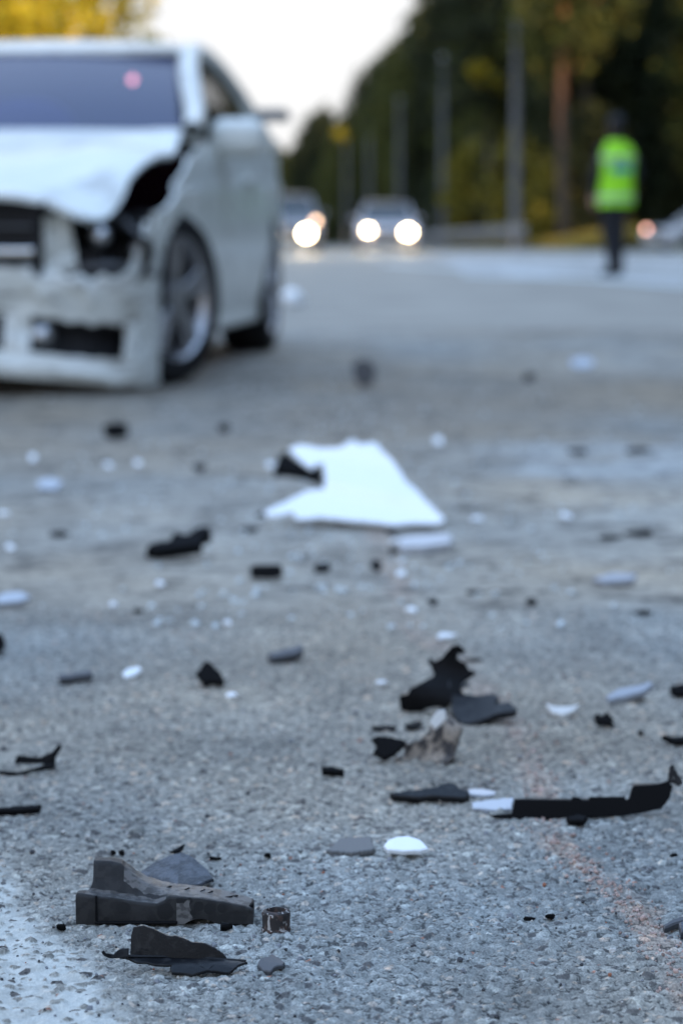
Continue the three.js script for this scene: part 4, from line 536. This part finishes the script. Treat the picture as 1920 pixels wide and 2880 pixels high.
// long black trim strip and what lies in line with it
{
  const Z = zoomed(1000, 1780, 0.5867), B = G(1640, 2302), o = thing('trim_strip', 'long black plastic trim strip with raised notched end', 'car part', [B.x, 0.001, B.z]);
  const face = plate(Z([[640, 872], [745, 864], [760, 795], [1028, 799], [1040, 784], [1072, 788], [1080, 798], [1112, 800], [1118, 785], [1285, 784], [1292, 798], [1306, 792], [1320, 742], [1335, 730], [1440, 724], [1490, 710], [1516, 732], [1502, 790], [1462, 842], [1370, 862], [1280, 878], [950, 893], [740, 897], [665, 888]]), 2303, 80, 0.003, { amp: 0.5, step: 20 }); sub('face', face, tornMatt, o);
  part('flange', T(box(0.082, 0.0022, 0.013, 0, 0, 0, 0.0008), G(1590, 2302).x - B.x, 0.0125, -0.0085, 0.06, 0, 0), torn, o);
  part('raised_end', T(box(0.022, 0.002, 0.012, 0, 0, 0, 0.0008), G(1815, 2302).x - B.x, 0.0265, -0.0085, 0, 0, 0.03), torn, o);
  const tip = plate([[1874, 2204], [1880, 2158], [1887, 2149], [1900, 2170], [1918, 2203], [1906, 2212], [1894, 2204]], 0, 75, 0.003, { through: new THREE.Vector3(B.x, 0.02, B.z - 0.006), hole: [[1886, 2194], [1888, 2176], [1899, 2194]] }); sub('hooked_tip', tip, torn, o);
  piece('trim_fragment', plate(Z([[163, 800], [260, 786], [380, 772], [405, 758], [440, 750], [480, 756], [492, 776], [540, 790], [545, 812], [520, 826], [440, 822], [370, 816], [300, 824], [182, 814]]), 2264, 30, 0.006, { amp: 0.8 }), torn, 'short black trim fragment lying in line with the long trim strip', 'car part');
  piece('clear_shard', plate(Z([[538, 768], [600, 764], [670, 778], [668, 792], [600, 796], [545, 788]]), 2248, 6, 0.002, {}), shardMist, 'small pale shard between the trim fragment and the long trim strip', 'shard');
  piece('clear_shard', plate(Z([[555, 832], [640, 818], [755, 806], [748, 862], [660, 866], [560, 858]]), 2287, 12, 0.002, {}), shardMist, 'larger pale shard tucked against the end of the long trim strip', 'shard');
}
// twisted black heap and the torn foam piece in front of it
{
  const Z = zoomed(1000, 1780, 0.3189), B = G(1240, 2004), o = thing('twisted_fragment', 'twisted black plastic fragment standing up with jagged spire', 'car part', [B.x, 0.001, B.z]);
  const sp = plate(Z([[378, 552], [450, 540], [490, 480], [560, 450], [680, 380], [690, 340], [640, 240], [655, 208], [700, 250], [760, 220], [830, 140], [890, 128], [962, 180], [935, 203], [893, 190], [890, 240], [960, 280], [1000, 340], [1062, 358], [1000, 412], [930, 460], [912, 520], [950, 560], [900, 645], [800, 652], [700, 655], [540, 690], [368, 752], [400, 680], [388, 600]]), 2010, 72, 0.006, { hole: Z([[806, 400], [836, 396], [842, 500], [808, 506]]), bend: (x, s) => 0.012 * Math.sin(x * 45) + 0.008 * Math.sin(s * 90 + x * 30), amp: 1.6, step: 9, edge: 0.01 }); sub('spire', sp, tornMatt, o);
  const w2 = plate(Z([[700, 330], [820, 250], [905, 300], [1010, 350], [930, 440], [880, 520], [800, 640], [690, 560]]), 2004, 50, 0.005, { bend: (x, s) => -0.02 + 0.01 * Math.sin(s * 80), amp: 2, edge: 0.01 }); sub('folded_web', w2, torn, o);
  const fl = plate(Z([[850, 565], [980, 560], [1080, 590], [1230, 600], [1262, 640], [1225, 690], [1300, 690], [1350, 680], [1420, 742], [1400, 772], [1250, 784], [1000, 826], [900, 802], [840, 700]]), 2044, 22, 0.006, { bend: (x, s) => 0.004 * Math.sin(x * 60), amp: 1.2 }); sub('plate', fl, torn, o);
  const K = thing('torn_bumper_piece', 'speckled brown-grey torn bumper piece in front of the twisted black fragment', 'car part', [G(1190, 2150).x, 0.001, G(1190, 2150).z]);
  sub('foam_block', plate(Z([[428, 952], [560, 930], [640, 872], [650, 790], [715, 692], [780, 678], [803, 730], [870, 800], [942, 868], [900, 980], [862, 1130], [800, 1182], [700, 1150], [600, 1132], [430, 1132], [340, 1092], [440, 1030]]), 2150, 58, 0.012, { bend: (x, s) => -0.012 + 0.01 * Math.sin(x * 80) - 0.004 * Math.sin(s * 150), amp: 2.2, step: 8, edge: 0.008 }), foam, K);
  sub('black_end', plate(Z([[138, 958], [200, 930], [300, 940], [442, 978], [430, 1010], [350, 1085], [250, 1135], [150, 1082], [190, 1010]]), 2146, 66, 0.012, { amp: 1.6 }), tornMatt, K);
  sub('pale_flap', plate(Z([[650, 800], [715, 690], [785, 682], [800, 760], [700, 860]]), 0, 70, 0.003, { through: G(1190, 2150).add(new THREE.Vector3(0.02, 0.03, 0.002)), amp: 1 }), shardPale, K);
  piece('plastic_chip', plate(Z([[135, 850], [250, 835], [360, 850], [340, 880], [240, 886], [150, 872]]), 2064, 5, 0.002, {}), tornMatt, 'thin black sliver behind the brown-grey bumper piece', 'shard');
  piece('plastic_chip', plate(Z([[430, 850], [520, 818], [585, 818], [560, 860], [480, 872]]), 2060, 6, 0.003, {}), tornMatt, 'small black chip between the bumper piece and the twisted fragment', 'shard');
}
// curled strip at the edge of the scene
{
  const o = thing('curled_strip', 'black plastic strip bent double into a curl', 'car part', [G(80, 2176).x, 0.001, G(80, 2176).z]);
  sub('upper_leaf', plate([[40, 2146], [50, 2124], [84, 2128], [118, 2131], [147, 2118], [166, 2098], [175, 2096], [174, 2108], [160, 2129], [146, 2146], [110, 2148], [74, 2148]], 2166, 72, 0.003, { amp: 0.7, bend: (x) => 0.003 * Math.sin(x * 90) }), tornMatt, o);
  sub('lower_leaf', plate([[-60, 2168], [0, 2168], [57, 2172], [96, 2163], [124, 2152], [156, 2148], [154, 2162], [105, 2171], [57, 2183], [0, 2180], [-60, 2180]], 2182, 74, 0.004, { amp: 0.6 }), tornMatt, o);
  sub('fold', plate([[118, 2134], [146, 2122], [158, 2130], [156, 2160], [126, 2160]], 2166, 55, 0.005, { amp: 0.8 }), tornMatt, o);
}
// white panel, propped on the black wedge
{
  const Z = zoomed(700, 1180, 0.4082);
  piece('torn_car_panel', plate(Z([[275, 235], [340, 205], [420, 215], [500, 235], [600, 232], [640, 212], [700, 178], [760, 200], [800, 198], [875, 196], [940, 260], [1000, 330], [1080, 470], [1130, 500], [1250, 610], [1350, 728], [1300, 757], [1140, 756], [1000, 768], [880, 750], [750, 738], [480, 700], [335, 708], [300, 660], [130, 692], [108, 650], [270, 590], [400, 530], [512, 520], [525, 440], [515, 340], [470, 345], [430, 370], [350, 315]]), 1494, 17, 0.004, { amp: 1.2, step: 16, bend: (x, s) => 0.002 * Math.sin(x * 14 + 1) + 0.006 * Math.abs(Math.sin(x * 9 + s * 16)) + 0.0, edge: 0.03 }), shardWhite, 'large torn white painted panel lying tilted on the asphalt', 'panel');
  piece('black_wedge', plate(Z([[170, 400], [215, 300], [250, 262], [300, 310], [380, 360], [430, 385], [480, 350], [505, 420], [510, 480], [440, 440], [300, 405]]), 1384, 60, 0.03, { amp: 1.5 }), tornMatt, 'black torn wedge against the corner of the large white panel', 'car part');
  piece('pale_strip', plate(Z([[1020, 880], [1060, 865], [1200, 850], [1370, 842], [1400, 870], [1380, 905], [1200, 930], [1050, 935]]), 1562, 9, 0.012, { amp: 1 }), std(0.5, 0.51, 0.54, 0.4), 'narrow pale strip in front of the large white panel', 'shard');
}
// smaller fragments: pale and dark chips, each a thing
const white = 'small white chip among those added for glints on the asphalt', whiteG = 'small white chips scattered on the road', dark = 'small black plastic bit lying loose on the asphalt', darkG = 'small black bits scattered on the road';
const chip = (cx, cy, w, h, tilt, mat, label, group, name, th = 0.004) => piece(name, plate(blob(cx, cy, w, h), cy + h / 2, tilt, th, { amp: w * 0.02, step: Math.max(5, w / 6) }), mat, label, 'shard', group);
for (const [x, y, w, h] of [[1127, 1619, 30, 20], [1160, 1723, 34, 18], [1250, 1795, 58, 22], [452, 1647, 22, 16], [322, 1707, 26, 14], [640, 1757, 28, 14], [33, 1545, 28, 18], [95, 1292, 28, 20], [305, 1312, 26, 18], [390, 1308, 26, 18], [1232, 1240, 34, 24], [650, 1965, 30, 14], [1070, 1929, 38, 16], [1130, 1585, 20, 14], [1110, 1528, 24, 14], [1588, 1455, 44, 20], [1342, 1462, 36, 14], [760, 1312, 24, 18], [10, 1450, 44, 18], [985, 1252, 30, 20]]) chip(x, y, w, h, 38, shardWhite, white, whiteG, 'white_glint_chip');  // most of these white chips are added to stand for glints of glass crumbs
for (const [x, y, w, h] of [[625, 1205, 40, 26], [560, 1315, 34, 22], [385, 1722, 30, 16], [1490, 1698, 34, 18], [1217, 1695, 28, 18], [1330, 1670, 46, 10], [1800, 1728, 52, 14], [1720, 1512, 62, 16], [165, 1506, 56, 16], [705, 1492, 56, 14], [735, 1450, 30, 16], [1098, 1500, 40, 12], [907, 1602, 62, 26], [1060, 1598, 30, 30], [1630, 1270, 62, 16], [1790, 1270, 64, 14], [1485, 1060, 44, 30], [1105, 1552, 26, 18], [1800, 2068, 22, 12], [1697, 2400 - 1770 + 1400, 40, 22], [320, 2406, 14, 12], [342, 2406, 18, 15], [632, 2618, 36, 16], [172, 2619, 24, 8], [750, 2415, 20, 6], [1485, 2590, 40, 14], [600, 2420, 34, 8], [1545, 2645 - 60, 30, 12], [1893, 2412, 28, 18], [1800, 1505, 80, 14], [1330, 1860, 60, 10]]) chip(x, y, w, h * 0.85, rnd(25, 65), tornMatt, dark, darkG, 'black_bit', rnd(0.002, 0.006));
const own = (pts, base, tilt, th, mat, name, label, cat = 'shard') => piece(name, plate(pts, base, tilt, th, { amp: 1 }), mat, label, cat);
own([[552, 1908], [568, 1885], [582, 1869], [600, 1882], [618, 1900], [632, 1922], [626, 1934], [595, 1930], [575, 1936]], 1936, 62, 0.012, tornMatt, 'black_cone', 'pointed black lump standing on the open asphalt', 'car part');
own([[752, 1860], [800, 1846], [848, 1833], [853, 1848], [838, 1858], [800, 1866], [765, 1872]], 1872, 14, 0.008, tornGrey, 'grey_strip', 'short slanted grey strip beyond the pointed black lump');
own([[164, 1914], [200, 1910], [262, 1903], [262, 1914], [210, 1922], [168, 1927]], 1927, 16, 0.006, tornGrey, 'grey_strip', 'thin dark grey strip beside a bright white flake');
own([[344, 1902], [360, 1888], [392, 1882], [400, 1892], [380, 1908], [352, 1916]], 1916, 34, 0.003, shardWhite, 'white_flake', 'bright white flake beside the thin dark grey strip');
own([[903, 2172], [930, 2172], [968, 2180], [966, 2188], [920, 2186], [906, 2184]], 2188, 30, 0.006, tornMatt, 'black_splinter', 'short black splinter on bare asphalt before the brown-grey bumper piece');
own([[-40, 2290], [0, 2288], [60, 2282], [118, 2279], [112, 2292], [50, 2297], [-40, 2298]], 2298, 30, 0.005, tornMatt, 'black_strip', 'thin straight black strip below the curled black strip');
own([[1702, 1976], [1740, 1954], [1800, 1944], [1826, 1934], [1834, 1944], [1810, 1962], [1760, 1976], [1712, 1986]], 1986, 17, 0.006, std(0.30, 0.32, 0.36, 0.35), 'curved_strip', 'pale grey curved strip with dark underside beyond the long trim strip');
own([[1532, 1990], [1560, 2000], [1600, 2000], [1632, 1992], [1612, 2014], [1580, 2026], [1550, 2016]], 2026, 20, 0.004, shardPale, 'crescent_shard', 'cream crescent shard on the reddish seam of the road');
own([[1668, 2024], [1676, 2012], [1688, 2026], [1702, 2008], [1712, 2020], [1724, 2048], [1700, 2046], [1676, 2044]], 2050, 64, 0.008, tornMatt, 'notched_bit', 'small notched black bit in front of the pale curved strip');
own([[1880, 1940], [1940, 1932], [1960, 1960], [1900, 1966], [1882, 1958]], 1968, 60, 0.01, tornMatt, 'black_block', 'black block at the roadside beyond the pale curved strip', 'car part');
own([[1858, 2082], [1890, 2086], [1960, 2082], [1960, 2100], [1890, 2102]], 2103, 40, 0.006, tornMatt, 'black_strip', 'short black strip beyond the hooked tip of the long trim strip');
own([[1590, 2314], [1620, 2306], [1652, 2312], [1640, 2326], [1600, 2326]], 2327, 30, 0.005, tornMatt, 'black_flake', 'black flake just in front of the long trim strip');
own([[1862, 2620], [1890, 2604], [1940, 2590], [1940, 2606], [1896, 2618], [1866, 2630]], 2630, 18, 0.004, tornGrey, 'grey_splinter', 'grey stick-like splinter lying by the reddish seam');
own([[1906, 2618], [1950, 2608], [1960, 2640], [1912, 2646]], 2648, 25, 0.006, shardBlue, 'blue_shard', 'blue-grey shard beside the grey stick-like splinter');
own([[412, 1572], [425, 1556], [480, 1545], [492, 1524], [530, 1530], [560, 1508], [590, 1508], [596, 1524], [566, 1540], [570, 1560], [520, 1566], [450, 1576]], 1577, 38, 0.02, tornMatt, 'broken_clip', 'broken black clip with two prongs on the open asphalt', 'car part');
own([[704, 1606], [720, 1600], [790, 1600], [796, 1624], [770, 1630], [706, 1630]], 1632, 66, 0.018, tornMatt, 'black_block', 'oblong black block on the open asphalt before the white panel', 'car part');
own([[292, 1216], [325, 1206], [362, 1212], [360, 1228], [320, 1236], [296, 1230]], 1237, 62, 0.04, tornMatt, 'black_block', 'black lump on the road in front of the crashed car', 'car part');
own([[990, 1035], [1010, 1018], [1040, 1020], [1058, 1044], [1050, 1078], [1020, 1090], [996, 1072]], 1091, 80, 0.06, tornGrey, 'round_fragment', 'round dark grey fragment on the road beside the crashed car', 'car part');
own([[-20, 1700], [10, 1680], [60, 1676], [90, 1690], [60, 1704], [0, 1710]], 1710, 26, 0.006, shardMist, 'white_shard', 'long white shard at the edge of the debris field');
own([[105, 1362], [140, 1352], [178, 1364], [160, 1386], [112, 1384]], 1388, 26, 0.006, shardMist, 'white_shard', 'broad white shard between the crashed car and the debris field');
own([[-20, 1795], [10, 1792], [18, 1815], [8, 1838], [-20, 1840]], 1842, 70, 0.02, tornMatt, 'black_block', 'black rounded lump beside the long white shard', 'car part');
own([[1600, 1018], [1640, 1008], [1672, 1022], [1660, 1040], [1610, 1040]], 1041, 30, 0.01, shardMist, 'white_shard', 'white shard far out on the open road surface');
own([[1665, 1640], [1720, 1624], [1790, 1628], [1780, 1644], [1700, 1652]], 1654, 14, 0.006, std(0.32, 0.33, 0.36, 0.4), 'grey_plate', 'thin grey plate lying on the darker asphalt');
{ const d = 17.5, B = At(822, 830, d), m = B.x, o = single('white_chunk', (() => { const g = new THREE.IcosahedronGeometry(0.085, 3), p = g.attributes.position; for (let i = 0; i < p.count; i++) { const k = 0.8 + 0.45 * fbm(p.getX(i) * 14 + 5, p.getY(i) * 14 + p.getZ(i) * 9, 471, 2); p.setXYZ(i, p.getX(i) * k, p.getY(i) * k * 0.8, p.getZ(i) * k); } g.computeVertexNormals(); return g; })(), shardWhite, 'white broken chunk on the road behind the crashed car', 'car part'); o.position.set(m, rise(d) + 0.05, -d); }
// loose grit and glass crumbs: nobody could count them
{
  const M = new THREE.Matrix4(), Q = new THREE.Quaternion(), E = new THREE.Euler(), S = new THREE.Vector3(), col = new THREE.Color();
  const stone = new THREE.IcosahedronGeometry(1, 1), p = stone.attributes.position; for (let i = 0; i < p.count; i++) { const k = 0.78 + 0.4 * hash(Math.round(p.getX(i) * 50), Math.round(p.getY(i) * 50) + Math.round(p.getZ(i) * 50) * 7, 481); p.setXYZ(i, p.getX(i) * k, p.getY(i) * k, p.getZ(i) * k); } stone.computeVertexNormals();
  const n = 2600, im = shade(new THREE.InstancedMesh(stone, std(1, 1, 1, 0.85), n)); im.name = 'gravel'; tag(im, 'loose grit scattered over the worn asphalt', 'grit', null, 'stuff');
  for (let i = 0; i < n; i++) {
    const onSeam = i % 4 === 0, d0 = 1.45 + 1.7 * Math.pow(rnd(), 1.3); let x = rnd(-0.15, 0.15) * d0, d = d0; if (onSeam) { const k = 5 + Math.floor(rnd(10)), t = rnd(), a = seam[k], b = seam[k + 1] ?? a; x = lerp(a[0], b[0], t) + rnd(-1, 1) * rnd(0.03); d = lerp(a[1], b[1], t) + rnd(-0.03, 0.03); }
    const s = rnd(0.0006, 0.0014) * (rnd() < 0.1 ? 2 : 1), y = Math.abs(x) < NX && d > N0 && d < N1 ? reliefAt(x, d) : 0; im.setMatrixAt(i, M.compose(new THREE.Vector3(x, y + s * 0.35, -d), Q.setFromEuler(E.set(rnd(6), rnd(6), rnd(6))), S.set(s * rnd(0.8, 1.3), s * 0.8, s)));
    const k = rnd(); im.setColorAt(i, onSeam ? col.setRGB(0.42, 0.30, 0.26).multiplyScalar(rnd(0.6, 1.3)) : k < 0.22 ? col.setRGB(0.05, 0.05, 0.055) : k < 0.25 ? col.setRGB(0.30, 0.11, 0.06) : k < 0.6 ? col.setRGB(0.5, 0.48, 0.45) : col.setRGB(0.2, 0.205, 0.22));
  }
  scene.add(im);
  const crumb = new THREE.BoxGeometry(1, 0.8, 0.9), m2 = 520, gl = shade(new THREE.InstancedMesh(crumb, phys(0.80, 0.86, 0.88, 0.06, { transmission: 0.3, thickness: 0, ior: 1.5 }), m2)); gl.name = 'glass_crumbs'; tag(gl, 'crumbs of broken glass scattered around the debris', 'glass', null, 'stuff');
  for (let i = 0; i < m2; i++) { const d = 3.2 + 7 * Math.pow(rnd(), 1.2), x = (rnd() + rnd() + rnd() - 1.5) * 0.13 * d, s = rnd(0.003, 0.008); gl.setMatrixAt(i, M.compose(new THREE.Vector3(x, s * 0.42, -d), Q.setFromEuler(E.set(rnd(0.3), rnd(6), rnd(0.3))), S.set(s * rnd(0.7, 1.5), s, s))); }
  scene.add(gl);
}
renderer.render(scene, camera);
